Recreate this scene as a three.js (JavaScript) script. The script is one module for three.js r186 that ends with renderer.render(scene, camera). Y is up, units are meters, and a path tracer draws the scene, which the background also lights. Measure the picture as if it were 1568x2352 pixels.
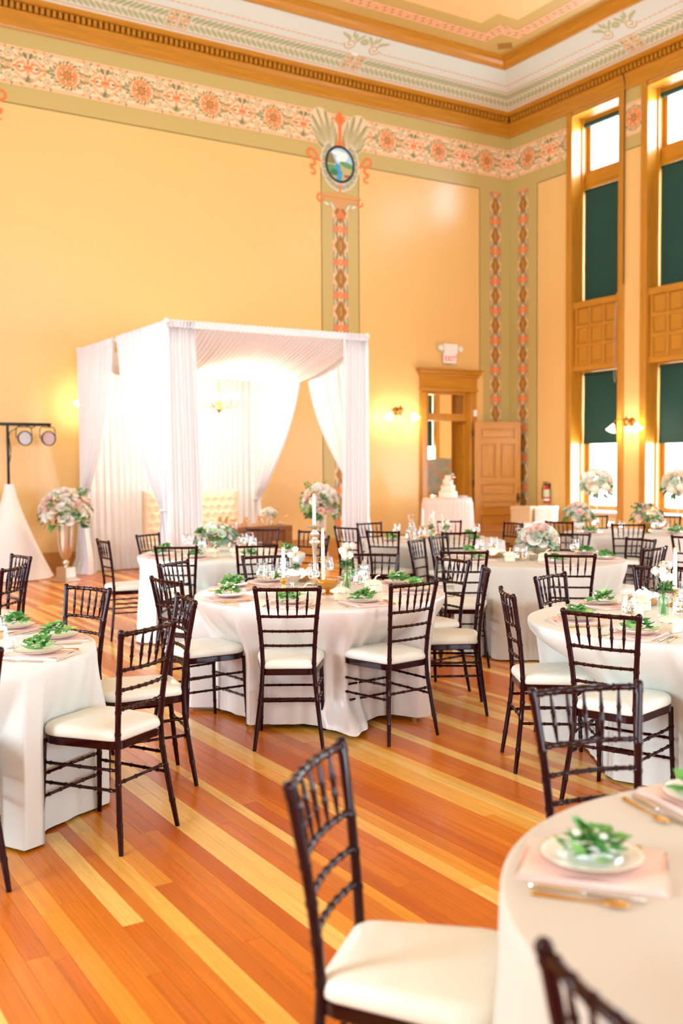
import * as THREE from 'three';
import { mergeGeometries } from 'three/addons/utils/BufferGeometryUtils.js';
import { RoundedBoxGeometry } from 'three/addons/geometries/RoundedBoxGeometry.js';
import { RectAreaLightUniformsLib } from 'three/addons/lights/RectAreaLightUniformsLib.js';
import { TextGeometry } from 'three/addons/geometries/TextGeometry.js';
import { FontLoader } from 'three/addons/loaders/FontLoader.js';

// ------------------------------------------------------------------ camera, sky, daylight, exposure
const scene = new THREE.Scene();
const camera = new THREE.PerspectiveCamera(54.14, 1568 / 2352, 0.05, 200);
camera.position.set(0, 1.58, 0);
camera.rotation.set(-2.592 * Math.PI / 180, -32.065 * Math.PI / 180, -0.391 * Math.PI / 180, 'YXZ');
camera.focus = 5.2; camera.userData.fStop = 1.9;
camera.updateMatrixWorld(); camera.updateProjectionMatrix();
const renderer = new THREE.WebGLRenderer({ antialias: true });
renderer.toneMapping = THREE.LinearToneMapping;
renderer.toneMappingExposure = 1.06;
renderer.shadowMap.enabled = true;
RectAreaLightUniformsLib.init();
scene.background = new THREE.Color(1, 1, 1);
scene.backgroundIntensity = 5.0;
const DAY = new THREE.Color(0.75, 0.99, 1.22);
const DAYLIGHT = 21;                    // overcast daylight outside every window opening
const BULB = new THREE.Color(1.0, 0.87, 0.66);

// ------------------------------------------------------------------ helpers
let seed = 7;
const rnd = () => { seed = (seed + 0x6d2b79f5) | 0; let t = Math.imul(seed ^ (seed >>> 15), 1 | seed); t = (t + Math.imul(t ^ (t >>> 7), 61 | t)) ^ t; return ((t ^ (t >>> 14)) >>> 0) / 4294967296; };
const rr = (a, b) => a + (b - a) * rnd();
const lerp = (a, b, t) => a + (b - a) * t, clamp = (x, a, b) => Math.min(b, Math.max(a, x));
const smooth = (a, b, x) => { const t = clamp((x - a) / (b - a), 0, 1); return t * t * (3 - 2 * t); };
const V = (x, y, z) => new THREE.Vector3(x, y, z);
const used = {};
const numbered = (b) => { used[b] = (used[b] ?? -1) + 1; return used[b] ? b + '_' + String(used[b]).padStart(3, '0') : b; };
function mesh(name, geo, mat, parent) {
  const m = new THREE.Mesh(geo, mat); m.name = parent ? name : numbered(name);
  m.castShadow = m.receiveShadow = true; (parent || scene).add(m); return m;
}
function tag(o, label, category, group) { o.userData.label = label; o.userData.category = category; if (group) o.userData.group = group; return o; }
function thing(name, label, category, [x, y, z] = [0, 0, 0], turn = 0, group) {
  const o = new THREE.Group(); o.name = numbered(name); scene.add(o); o.position.set(x, y, z); o.rotation.y = turn; return tag(o, label, category, group);
}
function struct(name, geo, mat) {
  const o = geo ? new THREE.Mesh(geo, mat) : new THREE.Group(); o.name = name; o.castShadow = o.receiveShadow = true; o.userData.kind = 'structure'; scene.add(o); return o;
}
function copyOf(root, [x, y, z], turn, label, group) {
  const r = root.clone(); r.name = numbered(root.name.replace(/_\d{3}$/, '')); scene.add(r); r.position.set(x, y, z); r.rotation.y = turn;
  r.userData = { ...root.userData, label }; if (group) r.userData.group = group; return r;
}
const merge = (list) => mergeGeometries(list.map((g) => { const q = g.index ? g.toNonIndexed() : g; for (const k of Object.keys(q.attributes)) if (!['position', 'normal', 'uv'].includes(k)) q.deleteAttribute(k); return q; }));
// texture coordinates in metres, by the way each face points; turn = grain along the horizontal
function metric(g, turn = false) {
  const q = g.index ? g.toNonIndexed() : g, p = q.attributes.position, n = q.attributes.normal, uv = new Float32Array(p.count * 2);
  for (let i = 0; i < p.count; i++) {
    const ax = Math.abs(n.getX(i)), ay = Math.abs(n.getY(i)), az = Math.abs(n.getZ(i));
    let u, v; if (ay >= ax && ay >= az) [u, v] = [p.getX(i), p.getZ(i)]; else if (ax >= az) [u, v] = [p.getZ(i), p.getY(i)]; else [u, v] = [p.getX(i), p.getY(i)];
    uv[2 * i] = turn ? v : u; uv[2 * i + 1] = turn ? u : v;
  }
  q.setAttribute('uv', new THREE.BufferAttribute(uv, 2)); return q;
}
// a box from its two opposite corners
const box = (x0, y0, z0, x1, y1, z1) => new THREE.BoxGeometry(Math.abs(x1 - x0), Math.abs(y1 - y0), Math.abs(z1 - z0)).translate((x0 + x1) / 2, (y0 + y1) / 2, (z0 + z1) / 2);
const rbox = (x0, y0, z0, x1, y1, z1, r = 0.006) => new RoundedBoxGeometry(Math.abs(x1 - x0), Math.abs(y1 - y0), Math.abs(z1 - z0), 1, r).translate((x0 + x1) / 2, (y0 + y1) / 2, (z0 + z1) / 2);
const lathe = (pts, seg = 20) => new THREE.LatheGeometry(pts.map(([r, y]) => new THREE.Vector2(r, y)), seg);
// a grid surface from f(u, v) -> [x, y, z]
function grid(nu, nv, f, uvScale = [1, 1]) {
  const pos = [], uv = [], idx = [];
  for (let j = 0; j <= nv; j++) for (let i = 0; i <= nu; i++) { pos.push(...f(i / nu, j / nv)); uv.push(i / nu * uvScale[0], j / nv * uvScale[1]); }
  for (let j = 0; j < nv; j++) for (let i = 0; i < nu; i++) { const a = j * (nu + 1) + i, b = a + 1, c = a + nu + 1, d = c + 1; idx.push(a, b, d, a, d, c); }
  const g = new THREE.BufferGeometry(); g.setAttribute('position', new THREE.Float32BufferAttribute(pos, 3)); g.setAttribute('uv', new THREE.Float32BufferAttribute(uv, 2)); g.setIndex(idx); g.computeVertexNormals(); return g;
}
// a rod along a curve, its radius given at each ring
function rod(points, rings, sides = 7) {
  const c = new THREE.CatmullRomCurve3(points.map((p) => V(...p))), pos = [], idx = [], uv = [];
  const ref = Math.abs(c.getTangent(0.5).y) > 0.8 ? V(0, 0, 1) : V(0, 1, 0), len = c.getLength();
  rings.forEach(([t, r]) => {
    const tt = clamp(t, 0, 1), p = c.getPointAt(tt), T = c.getTangentAt(tt), A = V().crossVectors(ref, T).normalize(), B = V().crossVectors(T, A);
    for (let k = 0; k <= sides; k++) { const a = k / sides * Math.PI * 2; pos.push(p.x + r * (Math.cos(a) * A.x + Math.sin(a) * B.x), p.y + r * (Math.cos(a) * A.y + Math.sin(a) * B.y), p.z + r * (Math.cos(a) * A.z + Math.sin(a) * B.z)); uv.push(k / sides * r * 6, tt * len); }
  });
  const n = sides + 1;
  for (let j = 0; j < rings.length - 1; j++) for (let k = 0; k < sides; k++) { const a = j * n + k; idx.push(a, a + 1, a + n + 1, a, a + n + 1, a + n); }
  for (const [j, flip] of [[0, 1], [rings.length - 1, 0]]) for (let k = 1; k < sides - 1; k++) { const a = j * n; flip ? idx.push(a, a + k + 1, a + k) : idx.push(a, a + k, a + k + 1); }
  const g = new THREE.BufferGeometry(); g.setAttribute('position', new THREE.Float32BufferAttribute(pos, 3)); g.setAttribute('uv', new THREE.Float32BufferAttribute(uv, 2)); g.setIndex(idx); g.computeVertexNormals(); return g;
}
const plainRod = (pts, r, sides = 6, n = 10) => rod(pts, Array.from({ length: n + 1 }, (_, i) => [i / n, r]), sides);
const imageX = (o) => { const p = V(o.x, o.y, o.z).project(camera); return p.x; };

// ------------------------------------------------------------------ textures and materials
function canvasTex(w, h, draw, { srgb = true, repeat } = {}) {
  const c = document.createElement('canvas'); c.width = w; c.height = h; const x = c.getContext('2d'); draw(x, w, h);
  const t = new THREE.CanvasTexture(c); if (srgb) t.colorSpace = THREE.SRGBColorSpace; t.wrapS = t.wrapT = THREE.RepeatWrapping; t.magFilter = THREE.LinearFilter; if (repeat) t.repeat.set(...repeat); return t;
}
function noiseLattice(nx, ny) { const a = Array.from({ length: nx * ny }, rnd); return (x, y) => { const xi = Math.floor(x), yi = Math.floor(y), fx = x - xi, fy = y - yi, s = fx * fx * (3 - 2 * fx), t = fy * fy * (3 - 2 * fy), at = (i, j) => a[((j % ny) + ny) % ny * nx + ((i % nx) + nx) % nx]; return lerp(lerp(at(xi, yi), at(xi + 1, yi), s), lerp(at(xi, yi + 1), at(xi + 1, yi + 1), s), t); }; }
function dataTex(w, h, f, srgb = true) {
  const d = new Uint8Array(w * h * 4);
  for (let j = 0; j < h; j++) for (let i = 0; i < w; i++) { const c = f(i / w, j / h), k = (j * w + i) * 4; for (let q = 0; q < 3; q++) d[k + q] = clamp(Math.round(c[q] * 255), 0, 255); d[k + 3] = 255; }
  const t = new THREE.DataTexture(d, w, h); t.wrapS = t.wrapT = THREE.RepeatWrapping; t.magFilter = THREE.LinearFilter; t.minFilter = THREE.LinearMipmapLinearFilter; t.generateMipmaps = true; if (srgb) t.colorSpace = THREE.SRGBColorSpace; t.needsUpdate = true; return t;
}
const nA = noiseLattice(48, 6), nB = noiseLattice(8, 3), nC = noiseLattice(160, 24);
// wood grain: u across the board, v along it
const grainTex = dataTex(256, 512, (u, v) => {
  const wob = nB(u * 8, v * 3) * 1.6, a = nA(u * 48 + wob, v * 6), b = nC(u * 160, v * 24), k = 0.86 + 0.09 * a + 0.07 * (b - 0.5) + 0.07 * nB(u * 8, v * 3);
  return [k, k * 0.985, k * 0.96];
});
const plasterBump = (() => { const n1 = noiseLattice(64, 64), n2 = noiseLattice(20, 20); return dataTex(256, 256, (u, v) => { const k = 0.35 + 0.3 * n1(u * 64, v * 64) + 0.3 * n2(u * 20, v * 20); return [k, k, k]; }, false); })();
const weaveBump = dataTex(128, 128, (u, v) => { const k = 0.5 + 0.22 * Math.sin(u * Math.PI * 2 * 32) * Math.sin(v * Math.PI * 2 * 32) + 0.15 * (rnd() - 0.5); return [k, k, k]; }, false);
const std = (name, color, roughness, o = {}) => { const m = new THREE.MeshStandardMaterial({ color, roughness, metalness: 0, side: THREE.DoubleSide, ...o }); m.name = name; return m; };
const phys = (name, color, roughness, o = {}) => { const m = new THREE.MeshPhysicalMaterial({ color, roughness, metalness: 0, side: THREE.DoubleSide, ...o }); m.name = name; return m; };
const withRepeat = (t, u, v) => { const c = t.clone(); c.repeat.set(u, v); c.needsUpdate = true; return c; };
const grain1 = withRepeat(grainTex, 3, 0.7);
const M = {
  cream: std('cream wall paint', '#e8bf7a', 0.25, { bumpMap: withRepeat(plasterBump, 3, 3), bumpScale: 0.0008 }),
  sage: std('sage wall paint', '#c0ac6a', 0.36),
  olive: std('olive ceiling paint', '#ccae66', 0.5),
  creamCeil: std('cream ceiling paint', '#eccb8c', 0.5),
  line: std('dark painted line', '#7a6a32', 0.5),
  oak: phys('honey oak trim', '#c98a20', 0.34, { map: grain1, clearcoat: 0.25, clearcoatRoughness: 0.3 }),
  oakDark: phys('oak dentil', '#a8621a', 0.4, { map: grain1 }),
  oakShadow: std('dark oak groove', '#4a2608', 0.6),
  chair: phys('mahogany lacquer', new THREE.Color().setRGB(0.020, 0.0012, 0.0022), 0.09, { specularIntensity: 0.45 }),
  cushion: phys('ivory vinyl', '#e2dfd0', 0.33, {}),
  linen: std('ivory linen', '#d8d9d1', 0.72, { bumpMap: withRepeat(weaveBump, 1, 1), bumpScale: 0.0004 }),
  linenBeige: std('beige linen', '#c9c2b4', 0.75, { bumpMap: withRepeat(weaveBump, 1, 1), bumpScale: 0.0004 }),
  satin: phys('champagne satin', '#dcd0c6', 0.27, { sheen: 0.5, sheenRoughness: 0.4, sheenColor: new THREE.Color('#fff4ea') }),
  napkin: std('blush napkin', '#efc9bb', 0.8),
  whiteCloth: std('white cotton napkin', '#f4f2ee', 0.8),
  china: phys('white china', '#f4f1ea', 0.15),
  goldRim: std('gold rim', '#c99a4c', 0.25, { metalness: 1 }),
  silver: std('polished silver', '#d9d2c6', 0.16, { metalness: 1 }),
  mercury: std('mercury glass silver', '#cfc4ae', 0.28, { metalness: 0.9 }),
  gold: std('gold metal', '#d2a455', 0.22, { metalness: 1 }),
  glass: phys('clear glass', '#ffffff', 0.02, { transmission: 1, thickness: 0, ior: 1.6 }),
  pane: phys('window pane', '#ffffff', 0.0, { transmission: 1, thickness: 0, ior: 1.5 }),
  water: phys('water', '#f2fbff', 0.0, { transmission: 1, thickness: 0.03, ior: 1.33 }),
  greenWater: phys('vase water', '#d9f0de', 0.02, { transmission: 1, thickness: 0, ior: 1.33 }),
  leaf: std('salad leaf', '#6ba552', 0.5), leaf2: std('dark salad leaf', '#4f8f40', 0.5), leaf3: std('pale salad leaf', '#9cc878', 0.5), berry: std('dried berry', '#4a1f26', 0.5), cheese: std('goat cheese', '#f6f2e8', 0.7),
  foliage: std('rose foliage', '#5c8a3c', 0.55), foliageDark: std('dark foliage', '#3e6b34', 0.55), eucalyptus: std('eucalyptus foliage', '#9db59c', 0.65),
  roseWhite: std('white rose', '#f5eee2', 0.7), roseCream: std('cream rose', '#f3e0c6', 0.7), rosePink: std('pink rose', '#f2cdc0', 0.7), roseGreen: std('green-white hydrangea', '#e6ecd6', 0.7), stem: std('flower stem', '#6f9a4e', 0.6),
  sheer: phys('white sheer drape', '#ece6e4', 0.9, { transmission: 0.2, thickness: 0 }),
  drape: phys('white drape', '#e6e1e1', 0.9, { transmission: 0.10, thickness: 0 }),
  scrim: phys('stretch scrim', '#f6eee8', 0.8, { transmission: 0.2, thickness: 0 }),
  blackMetal: std('black metal', '#17171a', 0.4, { metalness: 0.4 }),
  blind: phys('dark green roller blind', '#0d3a30', 0.75, { transmission: 0.03, thickness: 0 }),
  candle: phys('ivory candle wax', '#f6f0dc', 0.5, { transmission: 0.1, thickness: 0 }),
  amber: std('lit candle tip', '#f2a45c', 0.5, { emissive: '#ff9a3c', emissiveIntensity: 0.8 }),
  tufted: phys('cream tufted velvet', '#dcbd9c', 0.85, { sheen: 0.4, sheenRoughness: 0.5, sheenColor: new THREE.Color('#fff1e0') }),
  walnut: phys('walnut table wood', '#8a5222', 0.4, { map: grain1 }),
  goldWood: std('gold painted wood', '#d29a54', 0.5),
  whitePlastic: std('white plastic', '#efece6', 0.45),
  lampGlass: std('lit frosted glass shade', '#fff3dc', 0.4, { emissive: '#fff0d8', emissiveIntensity: 2.2 }),
  bulb: std('lit bulb', '#fff3dc', 0.4, { emissive: '#ffe8c4', emissiveIntensity: 6 }),
  favor: std('cream favour box', '#e6dabd', 0.75), kraft: std('tan cardboard', '#caa67e', 0.8), blush: std('pale pink pleated cloth', '#f3dcd6', 0.8), cake: std('buttercream', '#f7e6d2', 0.6),
  red: std('red enamel', '#c8201c', 0.3), wire: std('brass fitting', '#b8894a', 0.3, { metalness: 1 }), sash: std('oak sash', '#c88638', 0.4, { map: grain1 }),
  chain: std('blind bead chain', '#e6dcc4', 0.5), cloudSill: std('white sill board', '#f2efe8', 0.4),
};
// ------------------------------------------------------------------ room shell
const X0 = -1.7, X1 = 13.47, Z0 = -15.19, Z1 = 5.0, WT = 0.5, CEIL = 9.0;
// floor: strip boards running away from the camera
const floor = struct('floor', box(X0 - WT, -0.2, Z0 - WT, X1 + WT, -0.021, Z1 + WT), M.oakShadow);
{
  const tones = ['#d26e14', '#da7a18', '#c45f10', '#f0b04c', '#e6942c', '#d4761a', '#f4c066', '#ca6914'];
  const mats = tones.map((c, i) => phys('heart pine board ' + i, c, 0.24 + 0.03 * (i % 3), { map: withRepeat(grainTex, 1, 1), specularIntensity: 0.7, clearcoat: 0.12, clearcoatRoughness: 0.12 }));
  const unit = Array.from({ length: 5 }, (_, k) => {
    const g = new THREE.BoxGeometry(1, 0.02, 1).translate(0.5, -0.01, 0.5), p = g.attributes.position, uv = g.attributes.uv;
    for (let i = 0; i < p.count; i++) uv.setXY(i, 0.37 * k + p.getX(i) * 0.33, 0.29 * k + p.getZ(i) * 1.1); return g;
  });
  const boards = [];
  for (let x = X0; x < X1 - 0.01;) {
    const w = Math.min(rnd() < 0.3 ? 0.056 : 0.079, X1 - x); let z = Z0 - rr(0, 2);
    let light = rnd() < 0.34;
    while (z < Z1) {
      const len = rr(1.0, 3.2), a = Math.max(z, Z0), b = Math.min(z + len, Z1); z += len;
      if (b - a < 0.05) continue;
      if (rnd() < 0.4) light = rnd() < 0.34;
      const tone = light ? [3, 4, 6, 3, 6][Math.floor(rnd() * 5)] : [0, 1, 2, 5, 7, 0, 1][Math.floor(rnd() * 7)];
      // how large the board shows from the camera
      let seen = 0; for (let k = 0; k < 5; k++) { const q = V(x, 0, lerp(a, b, k / 4)), d2 = q.distanceTo(camera.position), n = q.clone().project(camera); if (n.z < 1 && Math.abs(n.x) < 1.02 && Math.abs(n.y) < 1.02) seen += w * (b - a) / 5 / (d2 * d2 * d2); }
      boards.push({ x, w, a, b, tone, seen, k: Math.floor(rnd() * 5) });
    }
    x += w;
  }
  boards.sort((p, q) => q.seen - p.seen);
  const rest = tones.map(() => []);
  boards.forEach((d, i) => {
    if (i < 300) { const m = mesh('floor_board', unit[d.k], mats[d.tone], floor); m.position.set(d.x + 0.0006, 0, d.a + 0.0006); m.scale.set(d.w - 0.0012, 1, d.b - d.a - 0.0012); }
    else rest[d.tone].push(unit[d.k].clone().scale(d.w - 0.0012, 1, d.b - d.a - 0.0012).translate(d.x + 0.0006, 0, d.a + 0.0006));
  });
  const far = mergeGeometries(rest.map((l) => mergeGeometries(l)), true);
  const m = new THREE.Mesh(far, mats); m.name = 'far_floor_boards'; m.userData.kind = 'stuff'; m.castShadow = m.receiveShadow = true; floor.add(m);
}
// wall with rectangular openings [a0, a1, y0, y1]; axis 'x' runs along the back wall, 'z' along a side wall
function wallGeo(axis, at, thick, a0, a1, y1, holes) {
  const cuts = [...new Set([a0, a1, ...holes.flatMap((h) => [h[0], h[1]])])].sort((p, q) => p - q), parts = [];
  for (let i = 0; i < cuts.length - 1; i++) {
    const [s, e] = [cuts[i], cuts[i + 1]], hs = holes.filter((h) => h[0] <= s + 1e-6 && h[1] >= e - 1e-6).sort((p, q) => p[2] - q[2]);
    let y = 0; const add = (b, t) => { if (t - b > 1e-4) parts.push(axis === 'x' ? box(s, b, at, e, t, at + thick) : box(at, b, s, at + thick, t, e)); };
    for (const h of hs) { add(y, h[2]); y = h[3]; } add(y, y1);
  }
  return metric(merge(parts));
}
const WIN = [[-13.48, -12.35], [-11.73, -10.60], [-9.2, -8.07], [-7.4, -6.27], [-4.6, -3.47], [-2.8, -1.67], [0.2, 1.33]];   // openings along the right wall
const winHoles = WIN.map(([a, b]) => [a, b, 0.74, 7.98]);
const LWIN = [[-12.6, -11.47], [-10.6, -9.47], [-7.9, -6.77], [-5.9, -4.77], [-3.2, -2.07], [2.2, 3.33]];
const DOOR = [11.41, 12.45, 0, 3.06];
const wallBack = struct('wall_back', wallGeo('x', Z0 - WT, WT, X0 - WT, X1 + WT, 9.2, [DOOR]), M.cream);
const wallRight = struct('wall_right', wallGeo('z', X1, WT, Z0, Z1, 9.2, winHoles), M.cream);
const wallLeft = struct('wall_left', wallGeo('z', X0 - WT, WT, Z0, Z1, 9.2, LWIN.map(([a, b]) => [a, b, 0.74, 7.98])), M.cream);
const FWIN = [[0.2, 1.7], [3.2, 4.7], [6.2, 7.7], [9.2, 10.7]];
const wallFront = struct('wall_front', wallGeo('x', Z1, WT, X0 - WT, X1 + WT, 9.2, FWIN.map(([a, b]) => [a, b, 0.74, 7.98])), M.cream);
const ceiling = struct('ceiling', box(X0 - WT, CEIL, Z0 - WT, X1 + WT, CEIL + 0.3, Z1 + WT), M.olive);

// a moulding that runs round the room: profile of [inset, height]
function ringGeo(profile, vScale = 1) {
  const pos = [], uv = []; let acc = 0;
  for (let i = 0; i < profile.length - 1; i++) {
    const [p, y] = profile[i], [q, w] = profile[i + 1], d = Math.hypot(q - p, w - y), R = (s) => [[X0 + s, Z0 + s], [X1 - s, Z0 + s], [X1 - s, Z1 - s], [X0 + s, Z1 - s]], A = R(p), B = R(q);
    for (let k = 0; k < 4; k++) {
      const k2 = (k + 1) % 4, u = (c) => (k % 2 ? c[1] : c[0]), v0 = acc * vScale, v1 = (acc + d) * vScale;
      const a = [A[k][0], y, A[k][1], u(A[k]), v0], b = [A[k2][0], y, A[k2][1], u(A[k2]), v0], c = [B[k2][0], w, B[k2][1], u(B[k2]), v1], e = [B[k][0], w, B[k][1], u(B[k]), v1];
      for (const t of [a, b, c, a, c, e]) { pos.push(t[0], t[1], t[2]); uv.push(t[3], t[4]); }
    }
    acc += d;
  }
  const g = new THREE.BufferGeometry(); g.setAttribute('position', new THREE.Float32BufferAttribute(pos, 3)); g.setAttribute('uv', new THREE.Float32BufferAttribute(uv, 2)); g.computeVertexNormals(); return g;
}
const swapUV = (g) => { const u = g.attributes.uv; for (let i = 0; i < u.count; i++) u.setXY(i, u.getY(i), u.getX(i)); return g; };
const cornice = struct('trim_1', swapUV(ringGeo([[0, 8.0], [0.035, 8.0], [0.045, 8.03], [0.045, 8.19], [0.06, 8.21], [0.085, 8.235], [0.085, 8.255], [0.03, 8.256], [0.03, 8.356], [0.16, 8.36], [0.19, 8.375], [0.225, 8.395], [0.225, 8.415], [0, 8.415]])), M.oak);
{
  const g = new THREE.BoxGeometry(0.046, 0.085, 0.10), add = (x, z, t) => { const m = mesh('dentil', g, M.oak, cornice); m.position.set(x, 8.305, z); m.rotation.y = t; };
  for (let x = 2.9; x < X1 - 0.12; x += 0.088) add(x, Z0 + 0.08, 0);
  for (let z = Z0 + 0.2; z < -9.4; z += 0.088) add(X1 - 0.08, z, Math.PI / 2);
}
struct('trim_2', swapUV(ringGeo([[0.98, 8.84], [0.98, 8.80], [1.02, 8.80], [1.04, 8.86], [1.08, 8.90], [1.09, 8.96], [1.11, 8.97], [1.11, 9.0]])), M.oak);
struct('baseboard_back', metric(merge([box(X0, 0, Z0, DOOR[0] - 0.16, 0.24, Z0 + 0.03), box(X0, 0.24, Z0, DOOR[0] - 0.16, 0.285, Z0 + 0.04), box(X0, 0.285, Z0, DOOR[0] - 0.16, 0.31, Z0 + 0.022), box(12.61, 0, Z0, X1, 0.24, Z0 + 0.03), box(12.61, 0.24, Z0, X1, 0.31, Z0 + 0.035)]), true), M.oak);
struct('baseboard_right', metric(merge([box(X1 - 0.03, 0, Z0, X1, 0.24, -13.62), box(X1 - 0.035, 0.24, Z0, X1, 0.31, -13.62), box(X1 - 0.03, 0, -12.2, X1, 0.28, -11.88), box(X1 - 0.03, 0, -10.45, X1, 0.28, Z1)]), true), M.oak);

// ------------------------------------------------------------------ painted stencil work (flat print on the walls)
const P = { pink: '#f4c4a4', pinkD: '#e6a474', red: '#ea7a3c', rust: '#d98330', sage: '#a5a070', sageD: '#7d7c50', grey: '#b8ae90' };
const petals = (x, n, r, rx, ry, col, off = 0) => { x.fillStyle = col; for (let k = 0; k < n; k++) { x.save(); x.rotate(k / n * Math.PI * 2 + off); x.beginPath(); x.ellipse(0, -r, rx, ry, 0, 0, 7); x.fill(); x.restore(); } };
const leafAt = (x, px, py, a, l, w, col) => { x.save(); x.translate(px, py); x.rotate(a); x.fillStyle = col; x.beginPath(); x.moveTo(0, 0); x.quadraticCurveTo(w, -l * 0.5, 0, -l); x.quadraticCurveTo(-w, -l * 0.5, 0, 0); x.fill(); x.restore(); };
const friezeTex = canvasTex(1024, 500, (x, w, h) => {
  x.fillStyle = '#ecd0a8'; x.fillRect(0, 0, w, h);
  x.fillStyle = P.pinkD; for (const y of [0, h - 26]) x.fillRect(0, y, w, 26); x.fillStyle = '#f0d8b4'; for (const y of [8, h - 18]) x.fillRect(0, y, w, 9); x.fillStyle = P.rust; for (const y of [34, h - 40]) x.fillRect(0, y, w, 6);
  for (const s of [-1, 1]) {                       // interlaced bands round each rosette
    for (const [lw, col] of [[24, P.rust], [9, '#f2c79a']]) { x.strokeStyle = col; x.lineWidth = lw; x.beginPath(); for (let i = 0; i <= 200; i++) { const t = i / 200, py = h / 2 + s * 178 * Math.cos((t - 0.5) * Math.PI * 2) * (0.86 + 0.14 * Math.cos((t - 0.5) * Math.PI * 4)); i ? x.lineTo(t * w, py) : x.moveTo(0, py); } x.stroke(); }
  }
  x.save(); x.translate(w / 2, h / 2);
  for (let k = 0; k < 22; k++) leafAt(x, Math.cos(k / 22 * 6.283) * 150, Math.sin(k / 22 * 6.283) * 130, k / 22 * 6.283 + 2.3, 88, 24, k % 2 ? P.sage : P.sageD);
  for (const s of [-1, 1]) for (let k = 0; k < 4; k++) for (const q of [-1, 1]) leafAt(x, s * (165 + k * 30), q * (40 + k * 4) * (1 - k * 0.2), s * 1.57 + q * 0.5, 70, 22, k % 2 ? P.sage : P.sageD);
  x.fillStyle = '#f3c79c'; x.beginPath(); x.arc(0, 0, 132, 0, 7); x.fill();
  x.strokeStyle = P.rust; x.lineWidth = 20; x.beginPath(); x.arc(0, 0, 128, 0, 7); x.stroke();
  x.strokeStyle = P.red; x.lineWidth = 32; x.setLineDash([72, 18]); x.beginPath(); x.arc(0, 0, 96, 0, 7); x.stroke(); x.setLineDash([]);
  petals(x, 8, 50, 15, 32, P.sageD); petals(x, 8, 46, 10, 26, P.rust, 0.39); x.fillStyle = P.red; x.beginPath(); x.arc(0, 0, 20, 0, 7); x.fill();
  x.restore();
  for (const cx of [0, w]) {                       // cross motif between two rosettes
    x.save(); x.translate(cx, h / 2);
    for (const s of [-1, 1]) { x.save(); x.scale(s, 1);
      x.strokeStyle = P.red; x.lineWidth = 20; x.beginPath(); x.moveTo(20, 0); x.bezierCurveTo(60, -84, 140, -66, 158, 0); x.bezierCurveTo(140, 66, 60, 84, 20, 0); x.stroke();
      leafAt(x, 84, 0, 1.57, 60, 34, P.sageD); leafAt(x, 70, 0, -1.57, 44, 28, P.red); leafAt(x, 150, 0, 1.57, 60, 30, P.rust); x.restore();
      for (const q of [-0.5, 0, 0.5]) leafAt(x, q * 60, s * 16, (s > 0 ? Math.PI : 0) + q, 108, 32, q ? P.pinkD : P.red);
      for (const q of [-1, 1]) { leafAt(x, q * 16, s * 108, (s > 0 ? Math.PI : 0) + q * 0.45, 98, 52, P.sageD); leafAt(x, q * 66, s * 124, (s > 0 ? Math.PI : 0) + q * 0.8, 84, 40, P.sage); leafAt(x, q * 116, s * 196, q * s * 0.9 + (s > 0 ? Math.PI : 0), 66, 30, P.rust); } }
    x.fillStyle = P.red; x.beginPath(); x.arc(0, 0, 24, 0, 7); x.fill(); x.restore();
  }
  for (const cx of [250, 774]) for (const s of [-1, 1]) {   // spiral scrolls in the corners
    x.save(); x.translate(cx, h / 2 + s * 138); x.strokeStyle = P.sage; x.lineWidth = 13; x.beginPath();
    for (let i = 0; i < 90; i++) { const a = i / 90 * 11, r = 62 * (1 - i / 100); x[i ? 'lineTo' : 'moveTo'](Math.cos(a) * r, s * Math.sin(a) * r); } x.stroke();
    x.fillStyle = P.pinkD; x.beginPath(); x.arc(0, 0, 18, 0, 7); x.fill();
    for (let k = 0; k < 6; k++) leafAt(x, Math.cos(k * 1.05) * 66, Math.sin(k * 1.05) * 66, k * 1.05 + 1.9, 56, 24, k % 2 ? P.sageD : P.rust); x.restore();
  }
});
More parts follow.
